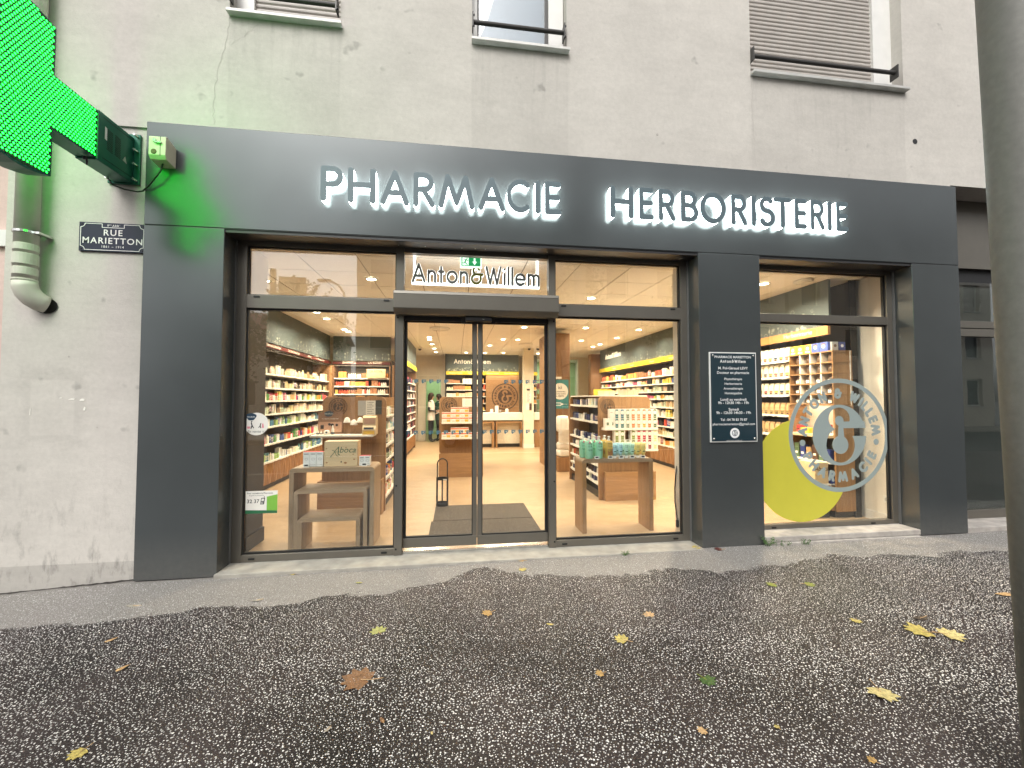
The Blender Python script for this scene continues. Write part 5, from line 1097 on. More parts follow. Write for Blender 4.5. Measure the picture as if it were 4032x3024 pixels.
for z, rn, cols, h in rows:
    for k, cn in enumerate(cols):
        if not cn: continue
        x = 2.245+k*.0825; a, b = x, x+.080
        t = carton(f'cream carton with {cn} band, {rn} of the right gondola', a, b, 1.79, 1.87, z, z+h-.001, 'paper', [('colour_band', 'band_'+cn, flat(rect(a+.018, z+.004, b-.018, z+h-.005), 1.7885)), ('label_disc', 'paper', flat(circ((a+b)/2, z+h*.62, .027, 20), 1.7875)), ('disc_rim', 'band_'+cn, MB().add(*[(lambda v, f: ([(p[0], 1.787, p[1]) for p in v], f))(*boolean2d([circ((a+b)/2, z+h*.62, .0285, 20), circ((a+b)/2, z+h*.62, .0265, 20)], lambda s: s == {0}))][0])), ('text_line', 'paper', flat(rect(a+.022, z+.026, b-.022, z+.030), 1.7875))], group=f'cream cartons with {cn} bands, {rn} of the right gondola')
carton('plain cream carton at the left end of the upper row, right gondola', 2.178, 2.241, 1.79, 1.87, 1.2055, 1.340, 'paper', [('print', 'ink_brown', flat(rect(2.19, 1.29, 2.225, 1.295), 1.7885))]); carton('cream carton with grey band lying left on the upper shelf, right gondola', 2.112, 2.241, 1.79, 1.87, 1.0685, 1.204, 'paper', [('colour_band', 'band_moss', flat(rect(2.135, 1.11, 2.232, 1.150), 1.7885)), ('label_disc', 'paper', flat(circ(2.19, 1.132, .028, 20), 1.7875))])
tag(box('price_holder', 'tag_white', None, 2.515, 2.56, 1.768, 1.779, 1.034, 1.07), 'small price display on the upper shelf edge of the right gondola', 'price tag')
tag(box('yellow_banner', 'pelmet_yellow', None, 2.55, 2.90, 3.55, 3.58, 1.54, 1.66), 'yellow sale banner on top of the right gondola', 'banner')
# things on the left gondola shelf
DB = thing('display_box', 'cream cardboard display box on the left gondola shelf', 'display box', (-1.09, 1.62, 1.034))
obj('body', MB().prism([(1.53, 1.035), (1.53, 1.10), (1.56, 1.15), (1.56, 1.25), (1.60, 1.275), (1.66, 1.27), (1.70, 1.20), (1.70, 1.035)], 'X', -1.170, -1.005), 'pine', DB, bevel=.003); box('dark_label', 'navy', DB, -1.15, -1.03, 1.5265, 1.5295, 1.105, 1.13); obj('price_print', flat(rect(-1.155, 1.045, -1.02, 1.085), 1.5285), 'carton_gold', DB)
obj('photo_print', flat(rect(-1.15, 1.17, -1.02, 1.245), 1.5585), 'skin', DB)
for k, (x, z) in enumerate(((-1.396, 1.185), (-1.312, 1.155), (-1.232, 1.183))):
    t = thing('nipple_shield', ['leftmost white dome-shaped silicone piece above the left gondola shelf', 'lowest white dome-shaped silicone piece above the left gondola shelf', 'rightmost white dome-shaped silicone piece above the left gondola shelf'][k], 'baby item', (x, 1.71, z))
    obj('dome', MB().lathe((x, 1.71, z), [(.046, 0), (.046, .008), (.036, .03), (.028, .052), (.014, .064), (.004, .066)], 20), 'tunic', t, smooth=True); obj('rim', MB().lathe((x, 1.71, z-.004), [(.048, 0), (.048, .005)], 20), 'shelf_white', t)
for (x, r_, h, lb) in ((-1.72, .016, .07, 'small white bottle at the left end of the left gondola shelf'), (-1.68, .014, .055, 'shorter white bottle on the left gondola shelf'), (-1.54, .018, .12, 'tall white pointed bottle on the left gondola shelf')):
    t = thing('sample_bottle', lb, 'bottle', (x, 1.6, 1.035)); obj('body', MB().lathe((x, 1.6, 1.035), [(r_, 0), (r_, h*.6), (r_*.4, h*.75), (r_*.3, h)], 14), 'shelf_white', t, smooth=True); obj('label', MB().lathe((x, 1.6, 1.045), [(r_+.0006, 0), (r_+.0006, h*.2)], 14), 'navy', t)
t = thing('sample_jar', 'round white tub on the left gondola shelf', 'tub', (-1.61, 1.6, 1.035)); obj('body', MB().lathe((-1.61, 1.6, 1.035), [(.034, 0), (.040, .02), (.036, .05), (.015, .06)], 18), 'shelf_white', t, smooth=True); obj('label', MB().lathe((-1.605, 1.558, 1.07), [(.012, 0), (.012, .002)], 12, 'Y'), 'navy', t)
BP = thing('brand_poster', 'brown board with dark blue blob and family picture on the left gondola', 'poster', (-1.6, 1.73, 1.04))
M_('poster_brown', (.26, .14, .08)); box('board', 'poster_brown', BP, -1.76, -1.455, 1.738, 1.748, 1.035, 1.315)
obj('blue_blob', MB().prism([(-1.63+.055*math.cos(t)*(1+.1*math.sin(3*t)), 1.295+.036*math.sin(t)) for t in np.linspace(0, 2*math.pi, 20, endpoint=False)], 'Y', 1.735, 1.7375), 'navy', BP); obj('picture', flat(rect(-1.755, 1.06, -1.47, 1.19), 1.7365), 'skin', BP)
T = MB(); put_text(T, 'NéoBulle', .028, onY(-1.63, 1.287), 1.7345); put_text(T, 'du naturel, simple, bien', .022, onY(-1.61, 1.225), 1.7365); obj('print', T, 'white_print', BP)
obj('picture_figures', MB().lathe((-1.62, 1.7355, 1.16), [(.018, 0), (.018, .0008)], 12, 'Y').lathe((-1.585, 1.7355, 1.15), [(.02, 0), (.02, .0008)], 12, 'Y').lathe((-1.53, 1.7355, 1.15), [(.016, 0), (.016, .0008)], 12, 'Y').box(-1.73, -1.69, 1.7355, 1.7363, 1.10, 1.15), 'hair', BP)
NP = thing('notice_frame', 'framed notice sheet on the left gondola end panel', 'notice', (-1.09, 1.74, 1.27)); box('grey_sheet', 'zinc', NP, -1.27, -1.172, 1.742, 1.7475, 1.27, 1.465); box('white_sheet', 'paper', NP, -1.17, -1.05, 1.742, 1.7475, 1.275, 1.465); box('photo', 'tint_back', NP, -1.048, -.97, 1.742, 1.7475, 1.285, 1.47)
T = MB()
for k in range(7): T.box(-1.155, -1.07-.02*(k % 2), 1.7408, 1.7416, 1.44-.024*k, 1.445-.024*k)
obj('print', T, 'ink', NP)
# ================================================================== TABLES IN THE WINDOW
def bench(label, x0, x1, y0, y1, zt, th, leg, mt=('oak_grey_h', 'oak_grey'), name='display_table'):
    t = thing(name, label, 'table', ((x0+x1)/2, (y0+y1)/2, FZ)); r_ = .035
    top = [(x0, zt-th), (x0, zt-r_)]+arc(x0+r_, zt-r_, r_, r_, 180, 90, 6)+arc(x1-r_, zt-r_, r_, r_, 90, 0, 6)+[(x1, zt-th)]
    obj('top', MB().prism(top, 'Y', y0, y1), mt[0], t, bevel=.0015)
    for a, b in ((x0, x0+leg), (x1-leg, x1)): obj('leg', MB().box(a, b, y0, y1, FZ, zt-th-.0006), mt[1], t, bevel=.0015)
    return t
bench('largest wooden nesting table in the left window carrying the pine box', -1.608, -.806, .415, .77, .812, .042, .043)
bench('middle wooden nesting table under the largest one', -1.558, -.868, .40, .74, .602, .036, .038); bench('smallest wooden nesting table at the front of the left window', -1.512, -.929, .375, .69, .338, .040, .040)
bench('wooden display table with green and yellow bottles in the right window', 1.375, 2.195, .52, .815, .826, .042, .046, ('oak_grey_h', 'oak'))
# pine box with painted lettering
AB = thing('pine_box', 'pine wood box with green script lettering on the largest nesting table', 'box', (-1.15, .55, .812))
for k in range(4): z0_ = .813+k*.0595; box('front_board', 'pine', AB, -1.309, -.989, .495, .507, z0_, z0_+.0588, bevel=.001)
box('lid', 'pine', AB, -1.309, -.989, .495, .64, 1.0515, 1.062, bevel=.001); box('side_board', 'pine', AB, -1.309, -1.298, .508, .64, .813, 1.051); box('side_board', 'pine', AB, -1.0, -.989, .508, .64, .813, 1.051); box('back_board', 'pine', AB, -1.297, -1.001, .63, .64, .813, 1.051)
T = MB(); put_text(T, 'boca', .084, onY(-1.086, .948), .4935, skew=.25); 
P = []
for path, r_ in (([(-1.2440, .915), (-1.2210, .94), (-1.1910, .985), (-1.1710, 1.005)], .0028), ([(-1.1710, 1.005), (-1.1740, .965), (-1.1760, .935), (-1.1610, .925)], .0042), ([(-1.2310, .972), (-1.2110, .965), (-1.2010, .945), (-1.1940, .925), (-1.1760, .912)], .0026), ([(-1.2110, .955), (-1.1660, .957)], .002), ([(-1.2440, .915), (-1.2480, .905), (-1.2400, .908)], .003)): P += stroke_poly(path, r_)
v, f = union2d(P); T.add([(x, .4933, z) for x, z in v], f); obj('lettering', T, 'ink_green', AB); obj('finger_hole', MB().lathe((-1.145, .4942, .855), [(.0075, 0), (.0075, .0006)], 14, 'Y'), 'black', AB)
for (x, z, r_) in ((-1.285, .85, .008), (-1.105, .845, .012), (-1.02, .88, .008), (-1.10, 1.0, .006), (-1.03, .93, .006), (-1.29, .99, .006)): obj('knot', MB().lathe((x, .4944, z), [(r_, 0), (r_*1., .0004)], 10, 'Y', 1.3, .8), 'cork', AB)
M_('carton_red', (.55, .05, .06))
def mcarton(x, w, z, h, y, label, grp):
    carton(label, x, x+w-.002, y, y+.06, z, z+h, 'white_print', [('red_top', 'carton_red', MB().box(x+.0005, x+w-.0025, y+.001, y+.059, z+h+.0002, z+h+.002)), ('name_print', 'ink', flat(rect(x+.008, z+h-.022, x+w-.010, z+h-.016), y-.0008)), ('ring_print', 'steel', MB().add(*(lambda v, f: ([(p[0], y-.0008, p[1]) for p in v], f))(*boolean2d([circ(x+w/2, z+h*.52, .016, 20, .012), circ(x+w/2, z+h*.52, .012, 20, .009)], lambda s: s == {0})))), ('base_line', 'ink', flat(rect(x+.004, z+.018, x+w-.006, z+.020), y-.0008))], group=grp)
for k, x in enumerate((-1.511, -1.447, -1.383)): mcarton(x, .063, .8125, .145, .50, ['leftmost', 'middle', 'rightmost'][k]+' of the three white cartons with red tops left of the pine box', 'white cartons left of the pine box')
for k, x in enumerate((-.972, -.918)): mcarton(x, .054, .8125, .098, .50, ['left', 'right'][k]+' of the two small white cartons right of the pine box', 'white cartons right of the pine box')
def price(x, y, z, label, g_='price displays standing on the window tables'):
    t = thing('price_display', label, 'price tag', (x, y, z), g_); obj('case', MB().prism([(y-.012, z), (y-.006, z+.030), (y, z+.031), (y+.014, z)], 'X', x-.026, x+.026), 'tag_white', t, bevel=.0015); obj('screen', MB().add([(x-.018, y-.0118+.0008*0, z+.010), (x+.018, y-.0118, z+.010), (x+.018, y-.0078, z+.027), (x-.018, y-.0078, z+.027)], [(0, 1, 2, 3)]), 'ink', t)
price(-1.47, .475, .8125, 'small price display before the three white cartons'); price(-.915, .475, .8125, 'small price display before the two white cartons')
# bottles and tubes on the right table
M_('liq_mint', (.30, .62, .42), .3); M_('liq_amber', (.62, .40, .10), .25); M_('tube_blue', (.36, .60, .66), .35); M_('tube_mint', (.40, .64, .50), .35); M_('tube_yellow', (.70, .56, .18), .35); M_('cap_white', (.8, .8, .76), .35)
def pump(x, y, col, label):
    t = thing('pump_bottle', label, 'bottle', (x, y, .8265)); obj('body', MB().lathe((x, y, .8265), [(.040, 0), (.043, .008), (.043, .172), (.036, .190), (.016, .196)], 20), col, t, smooth=True)
    p_ = obj('pump', MB().lathe((x, y, 1.0235), [(.016, 0), (.016, .016), (.007, .018), (.007, .036), (.014, .038), (.014, .048)], 14).box(x-.006, x+.006, y-.035, y, 1.062, 1.070), 'cap_white', t)
    T = MB(); put_text(T, 'A Q', .026, onY(x, .985), y-.0437, bold=.01); put_text(T, 'U A', .026, onY(x, .955), y-.0437, bold=.01); T.add([(x-.025, y-.0437, .925), (x+.025, y-.0437, .925), (x+.025, y-.0437, .929), (x-.025, y-.0437, .929)], [(0, 1, 2, 3)]); T.add([(x-.016, y-.0437, .915), (x+.016, y-.0437, .915), (x+.016, y-.0437, .918), (x-.016, y-.0437, .918)], [(0, 1, 2, 3)])
    obj('print', T, 'ink_green', t)
    if col == 'liq_mint': obj('flower', flat(circ(x-.005, 1.008, .012, 8), y-.0436), 'pink', t)
    else: obj('swirl', flat([(x-.03, .93), (x-.01, .90), (x+.02, .92), (x+.03, .95), (x+.03, .88), (x+.005, .855), (x-.025, .87)], y-.0436), 'cork', t)
for k, (x, y, c, lb) in enumerate(((1.47, .575, 'liq_mint', 'mint green pump bottle, front left on the right display table'), (1.435, .68, 'liq_mint', 'mint green pump bottle standing behind at the far left of the table'), (1.585, .575, 'liq_mint', 'mint green pump bottle, second in the front row'), (1.565, .69, 'liq_mint', 'mint green pump bottle behind the second one'), (1.70, .575, 'liq_amber', 'amber pump bottle in the front row'), (1.69, .69, 'liq_amber', 'amber pump bottle behind the front one'))): pump(x, y, c, lb)
def tube_(x, y, col, label):
    t = thing('cream_tube', label, 'tube', (x, y, .8265)); n = 14; prof = []
    mb = MB(); rings = []
    for z, rx, ry in ((.8265+.026, .017, .017), (.8265+.06, .025, .020), (.8265+.12, .031, .011), (.8265+.163, .033, .002)): rings.append([(x+rx*math.cos(2*math.pi*j/n), y+ry*math.sin(2*math.pi*j/n), z) for j in range(n)])
    vs_ = sum(rings, []); mb.add(vs_, [(i*n+j, i*n+(j+1) % n, (i+1)*n+(j+1) % n, (i+1)*n+j) for i in range(3) for j in range(n)]+[tuple(range(n))[::-1], tuple(range(3*n, 4*n))])
    obj('body', mb, col, t, smooth=True); obj('cap', MB().lathe((x, y, .8265), [(.019, 0), (.019, .026)], 16), 'cap_white', t)
    T = MB(); put_text(T, 'A Q', .018, onY(x, .962), y-.0135, bold=.01); put_text(T, 'U A', .018, onY(x, .942), y-.0145, bold=.01); T.add([(x-.014, y-.0205, .895), (x+.014, y-.0205, .895), (x+.014, y-.0205, .905), (x-.014, y-.0205, .905)], [(0, 1, 2, 3)]); obj('print', T, 'ink_green', t)
for k, (x, c, lb) in enumerate(((1.765, 'tube_blue', 'left of the two blue cream tubes'), (1.835, 'tube_blue', 'right of the two blue cream tubes'), (1.905, 'tube_mint', 'left of the two mint cream tubes'), (1.972, 'tube_mint', 'right of the two mint cream tubes'), (2.04, 'tube_yellow', 'left of the two yellow cream tubes'), (2.107, 'tube_yellow', 'right of the two yellow cream tubes'))):
    tube_(x, .575, c, lb+' at the front of the right display table'); tube_(x-.008, .65, c, lb+' in the second row of the right display table')
for k, x in enumerate((1.545, 1.70, 1.825, 1.955, 2.08)): price(x, .535, .8265, ['price display before the mint bottles', 'price display before the amber bottle', 'price display before the blue tubes', 'price display before the mint tubes', 'price display before the yellow tubes'][k])
# mats, umbrella stand, bag display, hose
for a, b, lb in ((.556, 1.165, 'brown entrance mat nearest the sliding door'), (1.185, 1.88, 'brown entrance mat further inside the shop')): tag(obj('door_mat', MB().box(-.285+(.02 if a > 1 else 0), .945, a, b, FZ+.0005, FZ+.012), 'mat_brown', bevel=.004), lb, 'mat')
US = thing('umbrella_stand', 'slim black metal stand with a tall loop handle inside the door', 'stand', (-.18, 1.88, FZ))
obj('base_tray', MB().lathe((-.18, 1.88, FZ+.012), [(.082, 0), (.086, .012), (.082, .05), (.074, .05), (.070, .015)], 28, 'Z', 1., .75), 'black_metal', US)
for s in (-1, 1): obj('upright', MB().box(-.18+s*.070-.012, -.18+s*.070+.012, 1.872, 1.888, FZ+.05, .42), 'black_metal', US)
for s in (-1, 1): obj('upright', MB().box(-.188, -.172, 1.88+s*.056-.004, 1.88+s*.056+.004, FZ+.05, .40), 'black_metal', US)
obj('collar', MB().lathe((-.18, 1.88, .385), [(.070, 0), (.080, 0), (.080, .03), (.070, .03), (.070, 0)], 28, 'Z', 1., .78), 'black_metal', US); obj('loop_handle', MB().tube([(-.18-.068, 1.88, .41), (-.18-.068, 1.88, .60)]+[(-.18+.068*math.cos(t), 1.88, .60+.068*math.sin(t)) for t in np.linspace(math.pi, 0, 10)]+[(-.18+.068, 1.88, .41)], .008, 8), 'black_metal', US); obj('label', MB().box(-.17, -.12, 1.812, 1.8165, .39, .402), 'paper', US)
BG = thing('bag_display', 'wood stand with bulging white plastic bags before the partition', 'display', (2.2, 4.4, FZ)); box('stand', 'oak', BG, 2.03, 2.36, 4.25, 4.57, FZ, .305, bevel=.003); box('front_card', 'paper', BG, 2.045, 2.355, 4.235, 4.248, .60, .885)
def lumpy(x0, x1, y0, y1, z0, z1, seed):
    random.seed(seed); mb = MB(); n, m_ = 14, 9; vs_ = []
    for i in range(m_+1):
        ph = math.pi*i/m_-math.pi/2; 
        for j in range(n):
            th = 2*math.pi*j/n; cx, cy_, cz_ = (x0+x1)/2, (y0+y1)/2, (z0+z1)/2; q_ = lambda t: math.copysign(abs(t)**.5, t)
            k = random.uniform(.9, 1.05); vs_.append((cx+(x1-x0)/2*q_(math.cos(th))*abs(math.cos(ph))**.4*k, cy_+(y1-y0)/2*q_(math.sin(th))*abs(math.cos(ph))**.4*k, cz_+(z1-z0)/2*q_(math.sin(ph))))
    return mb.add(vs_, [(i*n+j, i*n+(j+1) % n, (i+1)*n+(j+1) % n, (i+1)*n+j) for i in range(m_) for j in range(n)])
for z0_, z1_, xs in ((.306, .46, (2.035, 2.355)), (.45, .60, (2.04, 2.35)), (.80, 1.14, (2.03, 2.29))): obj('plastic_bag', lumpy(xs[0], xs[1], 4.26, 4.53, z0_, z1_, int(z0_*100)), 'shelf_white', BG, smooth=True)
random.seed(11)
tag(obj('hose', MB().tube([(2.425, .42, .75), (2.405, .41, .66), (2.385, .40, .5), (2.385, .40, .36), (2.40, .40, .25), (2.41, .40, .16)], .0075, 8), 'black', smooth=True), 'black flexible hose hanging beside the right frame stile', 'hose')
t = thing('hose_plug', 'black connector lying at the end of the hanging hose', 'connector', (2.412, .40, .09)); obj('body', MB().lathe((2.412, .40, .085), [(.012, 0), (.018, .01), (.018, .07), (.010, .085)], 12), 'black', t); obj('ring', MB().lathe((2.412, .40, .17), [(.012, 0), (.012, .01)], 12), 'chrome', t)
tag(box('inner_jamb', 'wall_white', None, 2.42, 2.45, .30, .46, FZ, 2.9), 'white inner wall edge right of the right pane', 'wall end'); tag(box('inner_pier', 'wall_white', None, 2.452, 3.136, .30, .50, FZ, CZ), 'white inner face of the pier between the two windows', 'wall')

# ================================================================== HERB CORNER seen through the side window
HC = thing('herb_cabinet', 'oak herbalist cabinet with jar cubbies and orange pelmet at the side window', 'cabinet', (4.8, 1.6, FZ))
xf = 4.6
box('header_panel', 'header', HC, 4.605, 4.64, .66, 2.5, 2.401, CZ+.003); box('pelmet', 'pelmet_wood', HC, 4.565, 4.604, .64, 2.5, 2.29, 2.40)
T = MB()
for y in (1.10, 2.05):
    v, f = text_mesh('Herboristerie', .085); T.add([(4.5635, y-q_[0], 2.325+q_[1]) for q_ in v], f)
obj('pelmet_lettering', T, 'pelmet_print', HC)
mb = MB()
for k in range(46):
    u = random.uniform(.7, 2.4); z = 2.41+abs(random.gauss(0, .10)); r_ = random.uniform(.015, .038)
    if k % 3 == 0:
        for j in range(6): t0, t1 = j*math.pi/3, (j+1)*math.pi/3; mb.add([(4.6035, u+r_*math.cos(t0), z+r_*math.sin(t0)), (4.6035, u+r_*math.cos(t1), z+r_*math.sin(t1)), (4.6035, u+r_*.85*math.cos(t1), z+r_*.85*math.sin(t1)), (4.6035, u+r_*.85*math.cos(t0), z+r_*.85*math.sin(t0))], [(0, 1, 2, 3)])
    else:
        for j in range(6): t0 = j*math.pi/3; c, s_ = math.cos(t0), math.sin(t0); mb.add([(4.6035, u, z), (4.6035, u+r_*.6*c-r_*.2*s_, z+r_*.6*s_+r_*.2*c), (4.6035, u+r_*c, z+r_*s_), (4.6035, u+r_*.6*c+r_*.2*s_, z+r_*.6*s_-r_*.2*c)], [(0, 1, 2, 3)])
o = obj('flower_print', mb, 'header_flower', HC); o['kind'] = 'stuff'
box('back_panel', 'back_dark', HC, 4.98, 5.0, .68, 2.5, .1, CZ); box('black_edge', 'black', HC, 4.91, 5.0, .66, .678, FZ, CZ); box('end_panel', 'oak', HC, 4.645, 4.909, .650, .672, .10, 2.095); box('plinth', 'plinth', HC, 4.66, 4.979, .69, 2.5, FZ, .1)
ys = [.625, .79, .95, 1.113, 1.285]; zs = [1.425, 1.553, 1.687, 1.821, 1.953, 2.09]
for z in zs: box('cubby_shelf', 'oak', HC, 4.60, 4.84, .613, 1.297, z-.014, z)
for y in ys: 
    for a, b in zip(zs[:-1], zs[1:]): box('cubby_divider', 'oak' if y in (ys[0], ys[-1]) else 'shelf_white', HC, 4.602, 4.84, y-.006, y+.006, a+.0005, b-.0145)
box('cubby_back', 'shelf_white', HC, 4.842, 4.85, .613, 1.297, 1.41, 2.09)
M_('herb_a', (.10, .05, .03)); M_('herb_b', (.20, .16, .06)); M_('herb_c', (.32, .20, .08)); M_('lid_brown', (.20, .10, .06), .35); M_('kraft', (.50, .33, .16)); M_('kraft_pale', (.72, .66, .52))
rowname = ['bottom', 'second lowest', 'middle', 'second highest', 'top']; colname_ = ['nearest the window', 'second from the window', 'third from the window', 'farthest from the window']
for r_i, z in enumerate(zs[:-1]):
    for c_i in range(4):
        y = (ys[c_i]+ys[c_i+1])/2; x = 4.68
        t = thing('herb_jar', f'glass herb jar in the {rowname[r_i]} row, cubby {colname_[c_i]}', 'jar', (x, y, z), 'herb jars in the cubbies')
        obj('glass', MB().lathe((x, y, z+.0006), [(.036, 0), (.040, .006), (.040, .062), (.030, .074), (.030, .080)], 14), 'smoke_jar', t, smooth=True); obj('lid', MB().lathe((x, y, z+.0808), [(.036, 0), (.036, .012), (.02, .016)], 14), 'lid_brown', t)
        if r_i < 3: obj('paper_label', MB().box(x-.0415, x-.0402, y-.024, y+.024, z+.012, z+.05), 'paper', t)
# boxes on top of the cubbies
M_('tea_yellow', (.68, .58, .04)); M_('tea_orange', (.62, .28, .06)); M_('tea_blue', (.06, .10, .38)); M_('tea_grey', (.42, .42, .40)); M_('tea_navy', (.03, .05, .22))
for k, (y, m_, lb) in enumerate(((1.235, 'tea_yellow', 'yellow tea carton farthest from the window'), (1.115, 'tea_yellow', 'second yellow tea carton'), (.995, 'tea_orange', 'orange tea carton between yellow and blue'), (.875, 'tea_blue', 'blue tea carton next to the orange one'), (.755, 'tea_blue', 'blue tea carton nearest the cabinet corner'))):
    t = thing('tea_carton', lb+' on top of the cubbies', 'carton', (4.66, y, 2.091)); box('box', m_, t, 4.615, 4.71, y-.057, y+.057, 2.0915, 2.205, bevel=.001); obj('cup_print', MB().lathe((4.6138, y, 2.155), [(.022, 0), (.022, .001)], 14, 'X'), 'paper', t); obj('art_print', MB().lathe((4.614, y, 2.175), [(.035, 0), (.035, .0007)], 9, 'X', 1, .6), 'herb_a', t); obj('label_print', MB().box(4.6138, 4.6147, y-.035, y+.035, 2.10, 2.118), m_ if m_ == 'tea_blue' else 'paper', t)
for (x, m_, lb) in ((4.70, 'tea_grey', 'grey tea carton facing the street on top of the cabinet'), (4.80, 'tea_navy', 'dark blue tea carton facing the street on top of the cabinet')):
    t = thing('tea_carton', lb, 'carton', (x, .7, 2.096)); box('box', m_, t, x-.045, x+.045, .674, .75, 2.0965, 2.205, bevel=.001); obj('cup_print', MB().lathe((x, .6728, 2.155), [(.02, 0), (.02, .0007)], 12, 'Y'), 'paper' if m_ == 'tea_navy' else 'herb_a', t)
box('top_board', 'oak', HC, 4.602, 4.909, .615, .76, 2.0906, 2.0955) if False else None
# packet shelves beyond the cubbies
for k, z in enumerate((.55, .98, 1.26, 1.545, 1.80, 2.05-.02)):
    s = box('packet_shelf', 'shelf_white', HC, 4.60, 4.97, 1.32, 2.48, z-.024, z); tags(s, 'X', 4.60, -1, 1.33, 2.47, z, .8)
    for j in range(11):
        y = 1.37+j*.103
        if y > 2.45: break
        x = 4.635; h = .19 if k > 3 else .17; t = thing('herb_packet', f'paper herb packet with clear front on the {["lowest","second","third","fourth","fifth","highest"][k]} packet shelf of the herb cabinet', 'packet', (x, y, z), f'herb packets on packet shelf {["one","two","three","four","five","six"][k]}')
        obj('bag', MB().prism([(x, z+.001), (x+.055, z+.001), (x+.045, z+h*.8), (x+.032, z+h), (x+.026, z+h), (x+.008, z+h*.75)], 'Y', y-.040, y+.040), 'kraft_pale' if k > 2 else 'kraft', t, bevel=.002)
        cb = ['carton_red', 'navy', 'carton_orange', 'band_green', 'carton_gold'][(j*3+k) % 5]
        obj('colour_label', MB().add([(x-.0008, y-.032, z+.035), (x-.0008, y+.032, z+.035), (x+.0022, y+.032, z+.06), (x+.0022, y-.032, z+.06)], [(0, 1, 2, 3)]), cb if k > 2 else 'herb_b', t); obj('herb_window', MB().add([(x-.001, y-.026, z+.008), (x-.001, y+.026, z+.008), (x-.0006, y+.026, z+.03), (x-.0006, y-.026, z+.03)], [(0, 1, 2, 3)]), 'herb_a', t)
# lit niche with counter, drawers below
box('niche_back', 'shelf_white', HC, 4.86, 4.87, .68, 1.30, 1.06, 1.405); box('niche_shelf', 'pine', HC, 4.56, 4.96, .68, 1.30, 1.0, 1.03); box('niche_divider', 'oak', HC, 4.60, 4.96, 1.30, 1.32, .1, 1.404)
box('front_panel', 'zigzag', HC, 4.612, 4.66, .69, 2.5, .105, .42)
for (y, z, w, h, m_, lb) in ((.80, 1.031, .05, .13, 'carton_red', 'red carton in the lit niche'), (.88, 1.031, .05, .15, 'paper', 'cream carton in the lit niche'), (.72, 1.031, .05, .08, 'paper', 'low cream carton in the lit niche'), (1.12, 1.031, .14, .07, 'carton_gold', 'golden wrapped goods in the lit niche'), (1.22, 1.031, .06, .10, 'carton_red', 'red packet at the far end of the lit niche')): carton(lb+' of the herb cabinet', 4.66, 4.74, y-w/2, y+w/2, z, z+h, m_, [('print', 'ink_brown', MB().box(4.6585, 4.6595, y-w*.3, y+w*.3, z+h*.4, z+h*.6))])
for (z, hh) in ((.43, .2), (.70, .2)):
    box('lower_shelf', 'shelf_white', HC, 4.60, 4.96, .69, 1.298, z-.024, z)
    for j in range(6): y = .75+j*.095; carton(f'dark packet on the {"lower" if z < .6 else "upper"} shelf under the herb niche', 4.63, 4.70, y-.035, y+.035, z+.0005, z+.15+.02*(j % 3), ['tea_navy', 'band_moss', 'herb_a', 'kraft'][j % 4], [('print', 'paper', MB().box(4.6285, 4.6295, y-.02, y+.02, z+.05, z+.08))], 'packet', 'packet', 'packets under the herb niche '+('low' if z < .6 else 'high'))
ab = thing('kraft_box', 'pale wooden box with script lettering at the foot of the herb cabinet', 'box', (4.43, .85, .44)); box('body', 'pine', ab, 4.40, 4.585, .70, .95, .44, .70, bevel=.003); v, f = text_mesh('Aboca', .075); obj('lettering', MB().add([(4.49+q_[0]+.25*q_[1], .6985, .60+q_[1]) for q_ in v], f), 'ink_brown', ab); box('low_plinth', 'shelf_white', ab, 4.39, 4.595, .69, .96, .418, .4395)
box('foot_step', 'walnut', HC, 4.38, 4.598, .685, 2.4, FZ+.09, .417); box('foot_step_plinth', 'plinth', HC, 4.41, 4.598, .71, 2.4, FZ, FZ+.089)
t = thing('wall_socket', 'white socket low on the right inner wall', 'socket', (5.05, .40, .28)); box('plate', 'pvc_white', t, 5.048, 5.0595, .355, .435, .26, .34, bevel=.003); obj('insert', MB().lathe((5.044, .395, .30), [(.022, 0), (.025, .004)], 14, 'X'), 'zinc', t)
# far right: lit back room behind the right shelving
BR = thing('stock_rack', 'rack of stacked cartons in the greenish room at the rear right', 'rack', (3.3, 10.9, FZ)); box('upright', 'shelf_white', BR, 2.92, 2.96, 11.5, 11.9, FZ, 2.2); box('upright', 'shelf_white', BR, 4.0, 4.04, 11.5, 11.9, FZ, 2.2)
for z in (.6, 1.05, 1.45, 1.85, 2.18): box('rack_shelf', 'shelf_white', BR, 2.961, 3.999, 11.5, 11.9, z-.03, z)
for (x, z, m_, lb) in ((3.1, 1.451, 'carton_gold', 'yellow'), (3.4, 1.851, 'pink', 'pink'), (3.15, 1.851, 'pink', 'left pink'), (3.55, 2.181, 'kraft', 'brown'), (3.75, 1.451, 'carton_gold', 'right yellow'), (3.5, 1.051, 'carton_red', 'red')): carton(f'{lb} stock carton on the rear rack', x-.11, x+.11, 11.52, 11.8, z, z+.2, m_, [('tape', 'kraft', MB().box(x-.015, x+.015, 11.5185, 11.5195, z+.02, z+.19))])
for k in range(7): carton(['lowest', 'second', 'third', 'fourth', 'fifth', 'sixth', 'topmost'][k]+' orange carton of the tall pile before the rear rack', 3.30, 3.47, 9.2, 9.4, FZ+.001+k*.305, FZ+.304+k*.305, 'carton_gold', [('print', 'carton_orange', flat(rect(3.33, FZ+.1+k*.305, 3.44, FZ+.18+k*.305), 9.1985))], group='tall pile of orange cartons')

